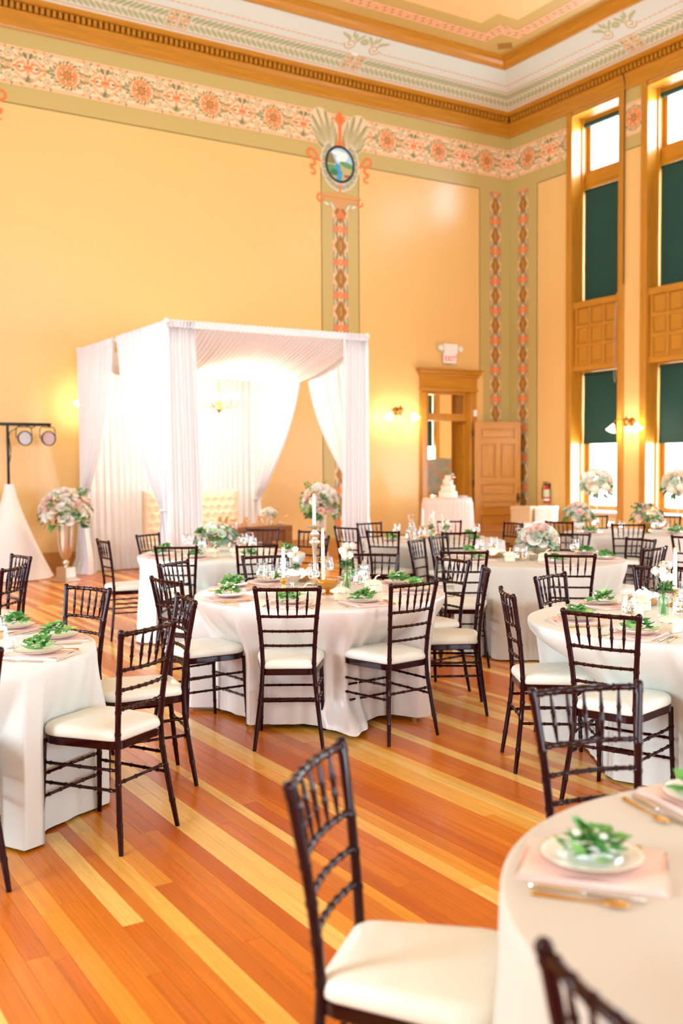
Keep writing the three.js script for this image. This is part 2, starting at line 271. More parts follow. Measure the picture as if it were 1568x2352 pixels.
const stripeTex = canvasTex(256, 480, (x, w, h) => {
  x.fillStyle = '#d9c296'; x.fillRect(0, 0, w, h); x.fillStyle = P.pinkD; x.fillRect(0, 0, 7, h); x.fillRect(w - 7, 0, 7, h);
  x.save(); x.translate(w / 2, h / 2);
  for (const s of [-1, 1]) for (const q of [-1, 1]) for (let k = 0; k < 5; k++) { leafAt(x, q * (58 + 9 * k), s * (58 + k * 30), q * s * 0.75 + (s > 0 ? Math.PI : 0), 66, 34, k % 2 ? '#7f8062' : '#949372'); leafAt(x, q * (98 + 2 * k), s * (70 + k * 30), -q * s * 0.4 + (s > 0 ? Math.PI : 0), 46, 24, '#8b8a6a'); }
  x.fillStyle = '#9a7a34'; x.strokeStyle = P.red; x.lineWidth = 9; x.beginPath(); x.moveTo(0, -168); x.quadraticCurveTo(66, -70, 104, 0); x.quadraticCurveTo(66, 70, 0, 168); x.quadraticCurveTo(-66, 70, -104, 0); x.quadraticCurveTo(-66, -70, 0, -168); x.fill(); x.stroke();
  x.strokeStyle = '#7a6a3a'; x.lineWidth = 9; x.beginPath(); x.moveTo(0, -122); x.lineTo(62, 0); x.lineTo(0, 122); x.lineTo(-62, 0); x.closePath(); x.stroke();
  for (const s of [-1, 1]) { x.save(); x.scale(1, s); leafAt(x, 0, 8, 0, 84, 34, P.rust); leafAt(x, 0, -34, 0, 40, 22, P.red); x.restore(); } x.restore();
  for (const cy of [0, h]) { x.save(); x.translate(w / 2, cy); x.fillStyle = P.red; for (const q of [-1, 1]) { x.fillRect(q * 46 - 15, -46, 30, 92); x.fillRect(q * 88 - 15, -54, 30, 46); x.fillRect(q * 88 - 15, 8, 30, 46); x.beginPath(); x.arc(q * 112, 0, 14, 0, 7); x.fill(); } x.fillRect(-100, -11, 200, 22); x.beginPath(); x.moveTo(0, -82); x.lineTo(34, 0); x.lineTo(0, 82); x.lineTo(-34, 0); x.fill(); x.fillStyle = '#f2c9a0'; x.beginPath(); x.arc(0, 0, 14, 0, 7); x.fill(); x.restore(); }
});
const emblemTex = canvasTex(1024, 1400, (x, w, h) => {   // 1.42 m x 1.94 m, centred on the medallion axis
  x.clearRect(0, 0, w, h); const cx = w / 2, cy = 690;
  x.fillStyle = '#e9c9a4'; x.beginPath(); x.moveTo(cx - 130, 520); x.lineTo(cx - 60, 90); x.lineTo(cx + 60, 90); x.lineTo(cx + 130, 520); x.fill();
  for (const s of [-1, 1]) {                        // two plume wings
    x.save(); x.translate(cx + s * 150, 470); x.rotate(s * 0.42);
    x.fillStyle = '#e4cfa6'; x.beginPath(); x.ellipse(0, -190, 180, 285, 0, 0, 7); x.fill();
    x.save(); x.beginPath(); x.ellipse(0, -190, 172, 276, 0, 0, 7); x.clip();
    for (let k = 0; k < 13; k++) { const a = (k - 6) * 0.21; leafAt(x, 0, 110, a, 640, 66, k % 2 ? '#989260' : '#a8a26e'); } x.restore();
    x.strokeStyle = '#ead9b8'; x.lineWidth = 7; for (let k = 0; k < 12; k++) { const a = (k - 5.5) * 0.2; x.beginPath(); x.moveTo(0, 100); x.quadraticCurveTo(Math.sin(a) * 160, -120, Math.sin(a) * 240, -Math.cos(a) * 430); x.stroke(); }
    x.restore();
    x.strokeStyle = P.red; x.lineCap = 'round'; x.lineWidth = 34; x.beginPath(); x.moveTo(cx + s * 260, cy); x.lineTo(cx + s * 330, cy - 20); x.bezierCurveTo(cx + s * 360, cy - 170, cx + s * 500, cy - 150, cx + s * 470, cy - 60); x.stroke();
    x.beginPath(); x.moveTo(cx + s * 450, cy - 40); x.bezierCurveTo(cx + s * 340, cy - 10, cx + s * 350, cy + 70, cx + s * 430, cy + 70); x.stroke();
    x.lineWidth = 24; x.beginPath(); x.moveTo(cx + s * 430, cy + 100); x.bezierCurveTo(cx + s * 330, cy + 120, cx + s * 360, cy + 190, cx + s * 420, cy + 170); x.stroke();
    x.beginPath(); x.arc(cx + s * 290, cy + 450, 46, 0, 5); x.stroke();
  }
  for (let k = 0; k < 20; k++) { const a = k / 20 * 6.283 + 0.16; if (Math.sin(a) < -0.82) continue; x.save(); x.translate(cx + Math.cos(a) * 235, cy + Math.sin(a) * 285); x.rotate(a + 1.57); x.fillStyle = '#e6dcc0'; x.fillRect(-42, -56, 84, 112); for (const q of [-26, 0, 26]) leafAt(x, q, 48, 0, 100, 24, '#949678'); x.restore(); }
  x.fillStyle = P.red; x.fillRect(cx - 26, 180, 52, 190); x.beginPath(); x.moveTo(cx, 20); x.bezierCurveTo(cx + 60, 90, cx + 96, 130, cx + 60, 160); x.lineTo(cx + 30, 200); x.lineTo(cx - 30, 200); x.lineTo(cx - 60, 160); x.bezierCurveTo(cx - 96, 130, cx - 60, 90, cx, 20); x.fill();
  x.beginPath(); x.moveTo(cx - 22, 370); x.lineTo(cx + 22, 370); x.lineTo(cx + 70, 470); x.lineTo(cx - 70, 470); x.fill();
  x.fillStyle = '#16222c'; x.beginPath(); x.ellipse(cx, cy, 222, 236, 0, 0, 7); x.fill();
  x.save(); x.beginPath(); x.ellipse(cx, cy, 188, 202, 0, 0, 7); x.clip();   // small generic river landscape
  x.fillStyle = '#a9d2ea'; x.fillRect(cx - 200, cy - 210, 400, 420); x.fillStyle = '#f2f4f2'; x.beginPath(); x.ellipse(cx + 30, cy - 90, 90, 60, -0.4, 0, 7); x.ellipse(cx - 40, cy - 140, 80, 30, 0, 0, 7); x.fill();
  x.fillStyle = '#8a7a4c'; x.beginPath(); x.moveTo(cx - 200, cy - 80); x.lineTo(cx - 120, cy - 130); x.lineTo(cx - 60, cy - 10); x.lineTo(cx - 200, cy + 40); x.fill();
  x.fillStyle = '#b9b070'; x.fillRect(cx - 200, cy + 0, 400, 220); x.fillStyle = '#5d9a62'; x.beginPath(); x.ellipse(cx + 110, cy, 120, 34, 0.2, 0, 7); x.ellipse(cx - 110, cy + 70, 90, 50, 0.3, 0, 7); x.fill();
  x.fillStyle = '#3f9bcf'; x.beginPath(); x.moveTo(cx - 60, cy - 10); x.bezierCurveTo(cx + 60, cy + 20, cx - 40, cy + 60, cx + 40, cy + 90); x.lineTo(cx + 20, cy + 200); x.lineTo(cx - 60, cy + 200); x.bezierCurveTo(cx - 30, cy + 110, cx - 110, cy + 60, cx - 60, cy - 10); x.fill();
  x.fillStyle = '#a5584a'; x.fillRect(cx + 60, cy + 120, 90, 40); x.fillStyle = '#2f7a48'; x.beginPath(); x.ellipse(cx - 90, cy + 110, 60, 40, 0, 0, 7); x.fill(); x.restore();
  x.fillStyle = P.red; x.fillRect(cx - 12, cy + 240, 24, 120);
  x.fillStyle = '#cf9a5a'; x.beginPath(); x.moveTo(cx - 260, cy + 385); x.quadraticCurveTo(cx, cy + 340, cx + 260, cy + 385); x.lineTo(cx + 250, cy + 470); x.lineTo(cx - 250, cy + 470); x.fill(); x.beginPath(); x.ellipse(cx, cy + 490, 110, 70, 0, 0, 7); x.fill();
  x.strokeStyle = '#b98046'; x.lineWidth = 8; x.beginPath(); x.moveTo(cx - 255, cy + 425); x.lineTo(cx + 255, cy + 425); x.stroke();
  for (const s of [-1, 1]) for (let k = 0; k < 4; k++) leafAt(x, cx + s * (110 + k * 45), cy + 500, s * (0.6 + 0.2 * k) + Math.PI, 90, 34, k % 2 ? '#e0d8bc' : '#a5a486');
  x.fillStyle = P.red; x.beginPath(); x.moveTo(cx - 60, cy + 640); x.lineTo(cx, cy + 560); x.lineTo(cx + 60, cy + 640); x.lineTo(cx + 90, cy + 680); x.lineTo(cx - 90, cy + 680); x.fill();
});
const coveTex = canvasTex(2048, 256, (x, w, h) => {   // 7.9 m x 0.885 m; canvas top is the upper edge of the cove
  x.fillStyle = '#d0d6ca'; x.fillRect(0, 0, w, h); const Y = (f) => h * (1 - f), m = w / 7.9;
  x.fillStyle = '#d9985e'; x.fillRect(0, Y(0.07), w, 5); x.fillRect(0, Y(0.47), w, 5); for (let i = 0; i < w; i += 26) { x.fillRect(i, Y(0.62), 17, 5); x.fillRect(i + 20, Y(0.62) + 1, 3, 3); }
  x.fillStyle = '#e6c8a2'; x.fillRect(0, Y(0.275), w, 4);
  for (let i = -2; i < 82; i++) for (const s of [-1, 1]) leafAt(x, i * 26, Y(0.265) + s * 2, s > 0 ? 2.35 : 0.8, 58, 17, s > 0 ? '#aeae80' : '#a3a678');
  for (const [cx, scroll] of [[w / 2, 1], [w / 2 - 3.2 * m, 0]]) {
    x.fillStyle = '#d0d6ca'; x.fillRect(cx - 52, Y(0.455), 104, h * 0.37); x.strokeStyle = '#d9985e'; x.lineWidth = 4;
    for (const q of [-1, 0.1]) for (let a = 0; a < 2; a++) for (let b = 0; b < 2; b++) { const px = cx + q * 46 + a * 21, py = Y(0.45) + b * 46; x.strokeRect(px, py, 19, 42); x.fillStyle = a ^ b ? '#b7b890' : '#cfc9a2'; x.fillRect(px + 3, py + 4, 13, 34); x.fillStyle = '#4c4c34'; x.fillRect(px + 6, py + 17, 7, 7); }
    if (scroll) { x.fillStyle = '#d0d6ca'; x.fillRect(cx - 95, Y(0.66), 190, h * 0.12); for (const s of [-1, 1]) { x.save(); x.translate(cx + s * 62, Y(0.66)); x.strokeStyle = '#c99a5c'; x.lineWidth = 6; x.beginPath(); for (let i = 0; i < 80; i++) { const a = i / 80 * 9.5, r = 30 * (1 - i / 92); x[i ? 'lineTo' : 'moveTo'](s * Math.cos(a) * r, Math.sin(a) * r); } x.stroke(); for (let k = 0; k < 9; k++) leafAt(x, s * (k * 9 - 46), -12 - (k % 3) * 10, s * (k * 0.3 - 1.3), 40, 15, '#b0ad80'); x.restore(); } }
  }
});
const guilTex = canvasTex(512, 200, (x, w, h) => {
  x.fillStyle = '#f1c39a'; x.fillRect(0, 0, w, h); x.fillStyle = P.pinkD; x.fillRect(0, 0, w, 10); x.fillRect(0, h - 10, w, 10);
  for (const s of [-1, 1]) { x.strokeStyle = P.pinkD; x.lineWidth = 22; x.beginPath(); for (let i = 0; i <= 80; i++) { const t = i / 80; x[i ? 'lineTo' : 'moveTo'](t * w, h / 2 + s * 46 * Math.sin(t * Math.PI * 4)); } x.stroke(); }
  for (let k = 0; k < 4; k++) { leafAt(x, k * 128, h / 2 + 70, 0.6, 70, 26, '#8a7240'); leafAt(x, k * 128, h / 2 - 70, Math.PI + 0.6, 70, 26, '#8a7240'); leafAt(x, k * 128 + 64, h / 2 + 20, 0, 44, 18, P.red); }
});
const flat = (t, o = {}) => { const m = std('stencil paint', '#ffffff', 0.45, { map: t, ...o }); return m; };
const mFrieze = flat(friezeTex), mStripe = flat(stripeTex), mCove = flat(coveTex), mGuil = flat(guilTex), mEmblem = flat(emblemTex, { transparent: true, alphaTest: 0.5, side: THREE.FrontSide });
// a painted rectangle on the back wall / right wall, uv given by functions of the two wall coordinates
function paintBack(name, x0, x1, y0, y1, mat, uf, vf, lift) {
  const g = new THREE.PlaneGeometry(x1 - x0, y1 - y0).translate((x0 + x1) / 2, (y0 + y1) / 2, Z0 + lift), p = g.attributes.position, uv = g.attributes.uv;
  for (let i = 0; i < 4; i++) uv.setXY(i, uf(p.getX(i)), vf(p.getY(i))); return mesh(name, g, mat, wallBack);
}
function paintRight(name, z0, z1, y0, y1, mat, uf, vf, lift) {
  const g = new THREE.PlaneGeometry(z1 - z0, y1 - y0).rotateY(-Math.PI / 2).translate(X1 - lift, (y0 + y1) / 2, (z0 + z1) / 2), p = g.attributes.position, uv = g.attributes.uv;
  for (let i = 0; i < 4; i++) uv.setXY(i, uf(p.getZ(i)), vf(p.getY(i))); return mesh(name, g, mat, wallRight);
}
const id = (a) => a, friezeV = (y) => (y - 7.20) / 0.57, stripeV = (y) => y / 0.577;
paintBack('painted_band', X0, X1, 6.93, 8.0, M.sage, id, id, 0.002);
for (const c of [9.53, 3.12]) {
  paintBack('painted_pilaster', c - 0.39, c + 0.39, 0.31, 6.93, M.sage, id, id, 0.002);
  paintBack('painted_stripe', c - 0.16, c + 0.16, 0.31, 6.25, mStripe, (x) => (x - c + 0.16) / 0.32, stripeV, 0.004);
  for (const s of [-1, 1]) paintBack('painted_line', c + s * 0.39 - 0.008, c + s * 0.39 + 0.008, 0.31, 6.93, M.line, id, id, 0.005);
  paintBack('painted_medallion', c - 0.71, c + 0.71, 5.92, 7.86, mEmblem, (x) => (x - c + 0.71) / 1.42, (y) => (y - 5.92) / 1.94, 0.008);
}
paintBack('painted_pilaster', 12.71, X1, 3.42, 6.93, M.sage, id, id, 0.002);
paintBack('painted_pilaster', 12.80, X1, 0.31, 3.42, M.sage, id, id, 0.002);
paintBack('painted_stripe', 12.97, 13.25, 0.31, 6.92, mStripe, (x) => (x - 12.97) / 0.28, stripeV, 0.004);
for (const [a, b] of [[X0, 2.72], [3.52, 9.13], [9.93, 12.71]]) paintBack('painted_line', a, b, 6.922, 6.938, M.line, id, id, 0.005);
paintBack('painted_line', 12.702, 12.718, 3.42, 6.93, M.line, id, id, 0.005);
paintBack('painted_frieze', X0, X1, 7.20, 7.77, mFrieze, (x) => (x - 4.70) / 1.17 + 0.5, friezeV, 0.004);
paintRight('painted_band', Z0, -13.61, 6.95, 8.0, M.sage, id, id, 0.002);
paintRight('painted_band', -12.21, -11.87, 6.98, 8.0, M.sage, id, id, 0.002);
paintRight('painted_pilaster', Z0, -14.39, 0.31, 6.95, M.sage, id, id, 0.002);
paintRight('painted_stripe', -14.94, -14.64, 0.31, 6.92, mStripe, (z) => (z + 14.94) / 0.30, stripeV, 0.004);
paintRight('painted_line', -14.398, -14.382, 0.31, 6.95, M.line, id, id, 0.005);
paintRight('painted_line', -14.39, -13.61, 6.942, 6.958, M.line, id, id, 0.005);
paintRight('painted_line', -12.21, -11.87, 6.972, 6.988, M.line, id, id, 0.005);
paintRight('painted_frieze', Z0, -13.61, 7.20, 7.77, mFrieze, (z) => (z + 14.66) / 1.17 + 0.5, friezeV, 0.004);
paintRight('painted_frieze', -12.21, -11.87, 7.20, 7.77, mFrieze, (z) => (z + 12.04) / 1.17 + 0.5, friezeV, 0.004);
{ // painted cove between cornice and ceiling moulding
  const g = ringGeo([[0.22, 8.412], [0.62, 8.60], [1.0, 8.84]], 1 / 0.891), u = g.attributes.uv;
  for (let i = 0; i < u.count; i++) { const k = Math.floor(i / 6) % 4; u.setXY(i, (k % 2 ? -(u.getX(i) + 11.7) : u.getX(i) - 9.53) / 7.9 + 0.5, u.getY(i)); }
  struct('trim_3', g, mCove);
}
{ // painted borders on the flat ceiling, with a stepped corner
  const strip = (a0, b0, a1, b1, along) => { const g = new THREE.PlaneGeometry(Math.abs(a1 - a0), Math.abs(b1 - b0)).rotateX(Math.PI / 2).translate((a0 + a1) / 2, CEIL - 0.004, (b0 + b1) / 2), p = g.attributes.position, uv = g.attributes.uv; for (let i = 0; i < 4; i++) { const x = p.getX(i), z = p.getZ(i); uv.setXY(i, (along === 'x' ? x : z) / 0.62, along === 'x' ? (z - Math.min(b0, b1)) / Math.abs(b1 - b0) : (x - Math.min(a0, a1)) / Math.abs(a1 - a0)); } mesh('painted_border', g, mGuil, ceiling); };
  strip(X0 + 1.8, -13.80, 11.70, -13.54, 'x'); strip(11.46, -13.54, 11.70, -13.14, 'z'); strip(11.70, -13.42, 12.10, -13.16, 'x'); strip(11.86, -13.16, 12.10, Z1 - 1.8, 'z');
  const s = new THREE.Shape([[X0 + 1.9, 13.27], [11.15, 13.27], [11.15, 12.86], [11.59, 12.86], [11.59, -3], [X0 + 1.9, -3]].map(([a, b]) => new THREE.Vector2(a, b)));
  mesh('painted_field', new THREE.ShapeGeometry(s).rotateX(-Math.PI / 2).translate(0, CEIL - 0.003, 0), M.creamCeil, ceiling);
  const d = new THREE.Shape([[12.10, 13.58], [12.28, 13.76], [12.10, 13.94], [11.92, 13.76]].map(([a, b]) => new THREE.Vector2(a, b)));
  mesh('painted_diamond', new THREE.ShapeGeometry(d).rotateX(-Math.PI / 2).translate(0, CEIL - 0.004, 0), std('brown stencil', '#a57a34', 0.5), ceiling);
}
// ------------------------------------------------------------------ windows
function skylight(x, y, z, w, h, ry) {   // daylight just outside the pane
  const l = new THREE.RectAreaLight(DAY, DAYLIGHT, w, h); l.name = 'daylight'; l.position.set(x, y, z); l.rotation.y = ry; scene.add(l);
}
const RAISED = new RoundedBoxGeometry(0.235, 0.285, 0.03, 1, 0.01);
// a tall oak window built round its opening; local x runs along the wall from the middle, z points into the room, z = 0 is the wall face
function windowUnit(n, w, { blinds = true, panels = true, blindLow = 1.99, upper = true, glazed = true } = {}) {
  const o = struct('window_' + n), h = w / 2, casing = [];
  for (const s of [-1, 1]) casing.push(rbox(s * h, 0.0, -0.02, s * (h + 0.125), 8.0, 0.035, 0.01), box(s * h, 0.74, -0.5, s * (h - 0.012), 7.98, 0.02), box(s * (h - 0.012), 0.74, -0.25, s * (h - 0.04), 7.98, -0.22));
  mesh('casing', metric(merge(casing)), M.oak, o);
  mesh('head', metric(merge([box(-h, 7.92, -0.5, h, 7.98, 0.02), box(-h, 7.86, -0.43, h, 7.92, -0.33)]), true), M.oak, o);
  mesh('apron', metric(merge([box(-h, 0, -0.12, h, 0.74, -0.06), rbox(-h + 0.12, 0.12, -0.07, h - 0.12, 0.62, -0.04, 0.012)])), M.oak, o);
  mesh('sill', metric(rbox(-h - 0.02, 0.70, -0.46, h + 0.02, 0.745, 0.07, 0.01), true), M.cloudSill, o);
  const sash = (y0, y1) => { const s = mesh('sash', metric(merge([box(-h, y0, -0.43, -h + 0.1, y1, -0.37), box(h - 0.1, y0, -0.43, h, y1, -0.37), box(-h + 0.1, y0, -0.43, h - 0.1, y0 + 0.09, -0.37), box(-h + 0.1, y1 - 0.07, -0.43, h - 0.1, y1, -0.37)])), M.sash, o); if (glazed) mesh('pane', box(-h + 0.1, y0 + 0.09, -0.402, h - 0.1, y1 - 0.07, -0.398), M.pane, s); };
  sash(0.745, 3.32); sash(4.5, 6.66); sash(6.9, 7.9);
  if (!panels) { mesh('panel_rail', metric(box(-h, 3.32, -0.44, h, 4.5, -0.1), true), M.oak, o); }
  else {
    mesh('panel_rail', metric(merge([box(-h, 3.30, -0.42, h, 4.54, -0.07), rbox(-h, 3.30, -0.08, h, 3.40, -0.035, 0.008), rbox(-h, 4.44, -0.08, h, 4.56, -0.02, 0.01)]), true), M.oak, o);
    const pw = (w - 0.12) / 3, ph = 1.02 / 3;
    for (let i = 0; i < 4; i++) mesh('stile', metric(rbox(-h + 0.03 + i * pw, 3.38, -0.08, -h + 0.09 + i * pw, 4.46, -0.04, 0.006)), M.oak, o);
    for (let j = 1; j < 3; j++) mesh('rail', metric(rbox(-h + 0.05, 3.40 + j * ph - 0.01, -0.08, h - 0.05, 3.40 + j * ph + 0.05, -0.042, 0.006), true), M.oak, o);
    for (let i = 0; i < 3; i++) for (let j = 0; j < 3; j++) { const m = mesh('panel', RAISED, M.oak, o); m.position.set(-h + 0.06 + (i + 0.5) * pw, 3.42 + (j + 0.5) * ph + 0.02, -0.072); }
  }
  mesh('transom_rail', metric(merge([box(-h, 6.64, -0.45, h, 6.92, -0.30), rbox(-h + 0.2, 6.70, -0.31, h - 0.2, 6.86, -0.285, 0.01)]), true), M.oak, o);
  if (blinds) {
    const roll = (y, r) => new THREE.CylinderGeometry(r, r, w - 0.1, 14).rotateZ(Math.PI / 2).translate(0, y, -0.292);
    const cloth = (y0, y1, curl) => grid(8, 14, (u, v) => [lerp(-h + 0.06 + curl * Math.pow(v, 6), h - 0.03, u), lerp(y1, y0, v), -0.272 + 0.012 * Math.sin(u * 5 + v * 3) * v]);
    if (upper) mesh('upper_blind', merge([cloth(4.56, 6.62, 0.0), roll(6.60, 0.03)]), M.blind, o);
    mesh('lower_blind', merge([cloth(blindLow, 3.27, -0.02), roll(3.25, 0.03), rbox(-h + 0.05, blindLow - 0.02, -0.282, h - 0.03, blindLow + 0.01, -0.262, 0.006)]), M.blind, o);
    mesh('transom_blind', merge([roll(7.80, 0.045)]), M.blind, o);
    mesh('bead_chain', plainRod([[h - 0.08, 4.6, -0.05], [h - 0.085, 4.0, -0.02], [h - 0.09, 3.1, -0.03], [h - 0.11, 3.03, -0.03], [h - 0.13, 3.1, -0.03], [h - 0.12, 4.0, -0.02], [h - 0.1, 4.6, -0.05]], 0.004, 5, 40), M.chain, o);
  }
  return o;
}
WIN.forEach(([a, b], i) => {
  const o = windowUnit(i + 1, b - a, i < 2 ? { blindLow: i ? 1.96 : 1.99 } : { blindLow: 3.0 }); o.position.set(X1, 0, (a + b) / 2); o.rotation.y = -Math.PI / 2;
  skylight(X1 + 0.56, 4.36, (a + b) / 2, b - a, 7.2, Math.PI / 2);
});
LWIN.forEach(([a, b], i) => {
  const o = windowUnit(i + 1 + WIN.length, b - a, { blindLow: 3.0, panels: false, glazed: false }); o.position.set(X0, 0, (a + b) / 2); o.rotation.y = Math.PI / 2;
  skylight(X0 - 0.56, 4.36, (a + b) / 2, b - a, 7.2, -Math.PI / 2);
});
FWIN.forEach(([a, b], i) => {
  const o = windowUnit(i + 1 + WIN.length + LWIN.length, b - a, { blindLow: 3.0, panels: false, glazed: false }); o.position.set((a + b) / 2, 0, Z1); o.rotation.y = Math.PI;
  skylight((a + b) / 2, 4.36, Z1 + 0.56, b - a, 7.2, 0);
});
// frieze stencil and hanging cable beside the first window
tag(mesh('hanging_cable', plainRod([[X1 - 0.12, 8.28, -12.19], [X1 - 0.045, 8.1, -12.2], [X1 - 0.045, 7.6, -12.2], [X1 - 0.042, 4.7, -12.21]], 0.008, 5, 20), M.blackMetal), 'thin black cable hanging from the cornice between the two windows', 'cable');

// ------------------------------------------------------------------ doorway, open door, room beyond
{
  const d = struct('door_1'), [a, b] = DOOR, cs = [];
  for (const [s, e] of [[a - 0.155, a], [b, b + 0.155]]) cs.push(rbox(s, 0, Z0 - 0.02, e, 3.0, Z0 + 0.04, 0.01), rbox(s + 0.02, 0.2, Z0 + 0.03, e - 0.02, 2.96, Z0 + 0.055, 0.008), rbox(s - 0.01, 0, Z0, e + 0.01, 0.22, Z0 + 0.06, 0.008));
  mesh('casing', metric(merge(cs)), M.oak, d);
  mesh('entablature', metric(merge([rbox(a - 0.165, 3.0, Z0 - 0.02, b + 0.165, 3.06, Z0 + 0.08, 0.01), box(a - 0.155, 3.06, Z0, b + 0.155, 3.28, Z0 + 0.05), rbox(a - 0.19, 3.28, Z0, b + 0.19, 3.33, Z0 + 0.09, 0.01), rbox(a - 0.22, 3.33, Z0, b + 0.22, 3.385, Z0 + 0.13, 0.014), rbox(a - 0.24, 3.385, Z0, b + 0.24, 3.42, Z0 + 0.16, 0.012)]), true), M.oak, d);
  mesh('jamb', metric(merge([box(a, 0, Z0 - WT, a + 0.04, 3.06, Z0), box(b - 0.04, 0, Z0 - WT, b, 3.06, Z0), box(a + 0.04, 3.0, Z0 - WT, b - 0.04, 3.06, Z0), box(a + 0.04, 2.44, Z0 - 0.12, b - 0.04, 2.52, Z0 - 0.02)])), M.oak, d);
  for (const [y0, y1] of [[0.25, 0.9], [1.0, 1.72], [1.8, 2.38], [2.56, 2.94]]) mesh('jamb_panel', metric(rbox(b - 0.055, y0, Z0 - WT + 0.08, b - 0.035, y1, Z0 - 0.1, 0.008)), M.oak, d);
  const ts = mesh('transom_sash', metric(merge([box(a + 0.04, 2.52, Z0 - 0.09, a + 0.10, 3.0, Z0 - 0.05), box(b - 0.10, 2.52, Z0 - 0.09, b - 0.04, 3.0, Z0 - 0.05), box(a + 0.1, 2.52, Z0 - 0.09, b - 0.1, 2.58, Z0 - 0.05), box(a + 0.1, 2.94, Z0 - 0.09, b - 0.1, 3.0, Z0 - 0.05)])), M.oak, d);
  mesh('transom_pane', box(a + 0.1, 2.58, Z0 - 0.072, b - 0.1, 2.94, Z0 - 0.068), M.pane, ts);
  // the leaf, swung back towards the corner
  const L = struct('door_2'); L.position.set(12.46, 0, -15.06); L.rotation.y = -19 * Math.PI / 180;
  const W = 0.95, H = 2.43, T = 0.045, st = 0.13, rails = [[0.02, 0.26], [0.62, 0.74], [0.88, 1.0], [1.22, 1.34], [2.0, 2.1], [2.3, H]];
  mesh('stile', metric(merge([rbox(0, 0.02, 0, st, H, T, 0.005), rbox(W - st, 0.02, 0, W, H, T, 0.005)])), M.oak, L);
  for (const [y0, y1] of rails) mesh('rail', metric(rbox(st - 0.004, y0, 0, W - st + 0.004, y1, T, 0.005), true), M.oak, L);
  mesh('mullion', metric(rbox(W / 2 - 0.055, 1.33, 0, W / 2 + 0.055, 2.01, T, 0.005)), M.oak, L);
  const pan = (x0, y0, x1, y1) => mesh('panel', metric(merge([box(x0, y0, 0.008, x1, y1, T - 0.026), rbox(x0 + 0.03, y0 + 0.03, T - 0.03, x1 - 0.03, y1 - 0.03, T - 0.01, 0.008)]), y1 - y0 < 0.4), M.oak, L);
  pan(st, 0.26, W - st, 0.62); pan(st, 0.74, W - st, 0.88); pan(st, 1.0, W - st, 1.22); pan(st, 1.34, W / 2 - 0.055, 2.0); pan(W / 2 + 0.055, 1.34, W - st, 2.0); pan(st, 2.1, W - st, 2.3);
  mesh('knob', lathe([[0, 0.06], [0.025, 0.055], [0.03, 0.04], [0.012, 0.02], [0.012, 0]], 14).rotateX(Math.PI / 2).translate(W - 0.06, 0.95, T), M.oakShadow, L);
  mesh('escutcheon', rbox(W - 0.085, 0.86, T, W - 0.035, 1.04, T + 0.006, 0.003), M.oakShadow, L);
  mesh('latch_plate', new THREE.SphereGeometry(0.022, 10, 8).translate(W - 0.065, 1.12, T), M.gold, L);
  for (const y of [0.3, 1.2, 2.15]) mesh('hinge', box(-0.03, y, -0.01, 0.02, y + 0.12, T * 0.6), M.oakShadow, L);
  // room beyond the doorway
  struct('floor_beyond', metric(box(8.6, -0.02, -20.2, 15.75, 0, Z0 - WT), true), M.oak);
  struct('ceiling_beyond', box(8.6, 3.9, -20.2, 15.75, 4.0, Z0 - WT), M.creamCeil);
  const hole = [13.75, 14.66, 0.75, 3.3];
  struct('wall_beyond', wallGeo('x', -19.4, 0.2, 8.6, 15.75, 4.0, [hole]), M.cream);
  struct('wall_beyond_left', wallGeo('z', 8.4, 0.2, -20.2, Z0 - WT, 4.0, []), M.cream);
  struct('wall_beyond_right', wallGeo('z', 15.75, 0.2, -20.2, Z0 - WT, 4.0, []), M.cream);
  const wb = struct('window_40');
  mesh('casing', metric(merge([box(hole[0] - 0.12, 0.6, -19.2, hole[0], 3.42, -19.16), box(hole[1], 0.6, -19.2, hole[1] + 0.14, 3.42, -19.16), box(hole[0], 3.3, -19.2, hole[1], 3.42, -19.16), box(hole[0], 0.63, -19.2, hole[1], 0.75, -19.12)])), M.oak, wb);
  mesh('pane', box(hole[0], hole[2], -19.31, hole[1], hole[3], -19.305), M.pane, wb);
  mesh('blind', box(hole[0] + 0.01, 2.05, -19.26, hole[1] - 0.01, 3.28, -19.255), M.blind, wb);
  skylight((hole[0] + hole[1]) / 2, 2.0, -19.5, 0.95, 2.5, Math.PI);
}
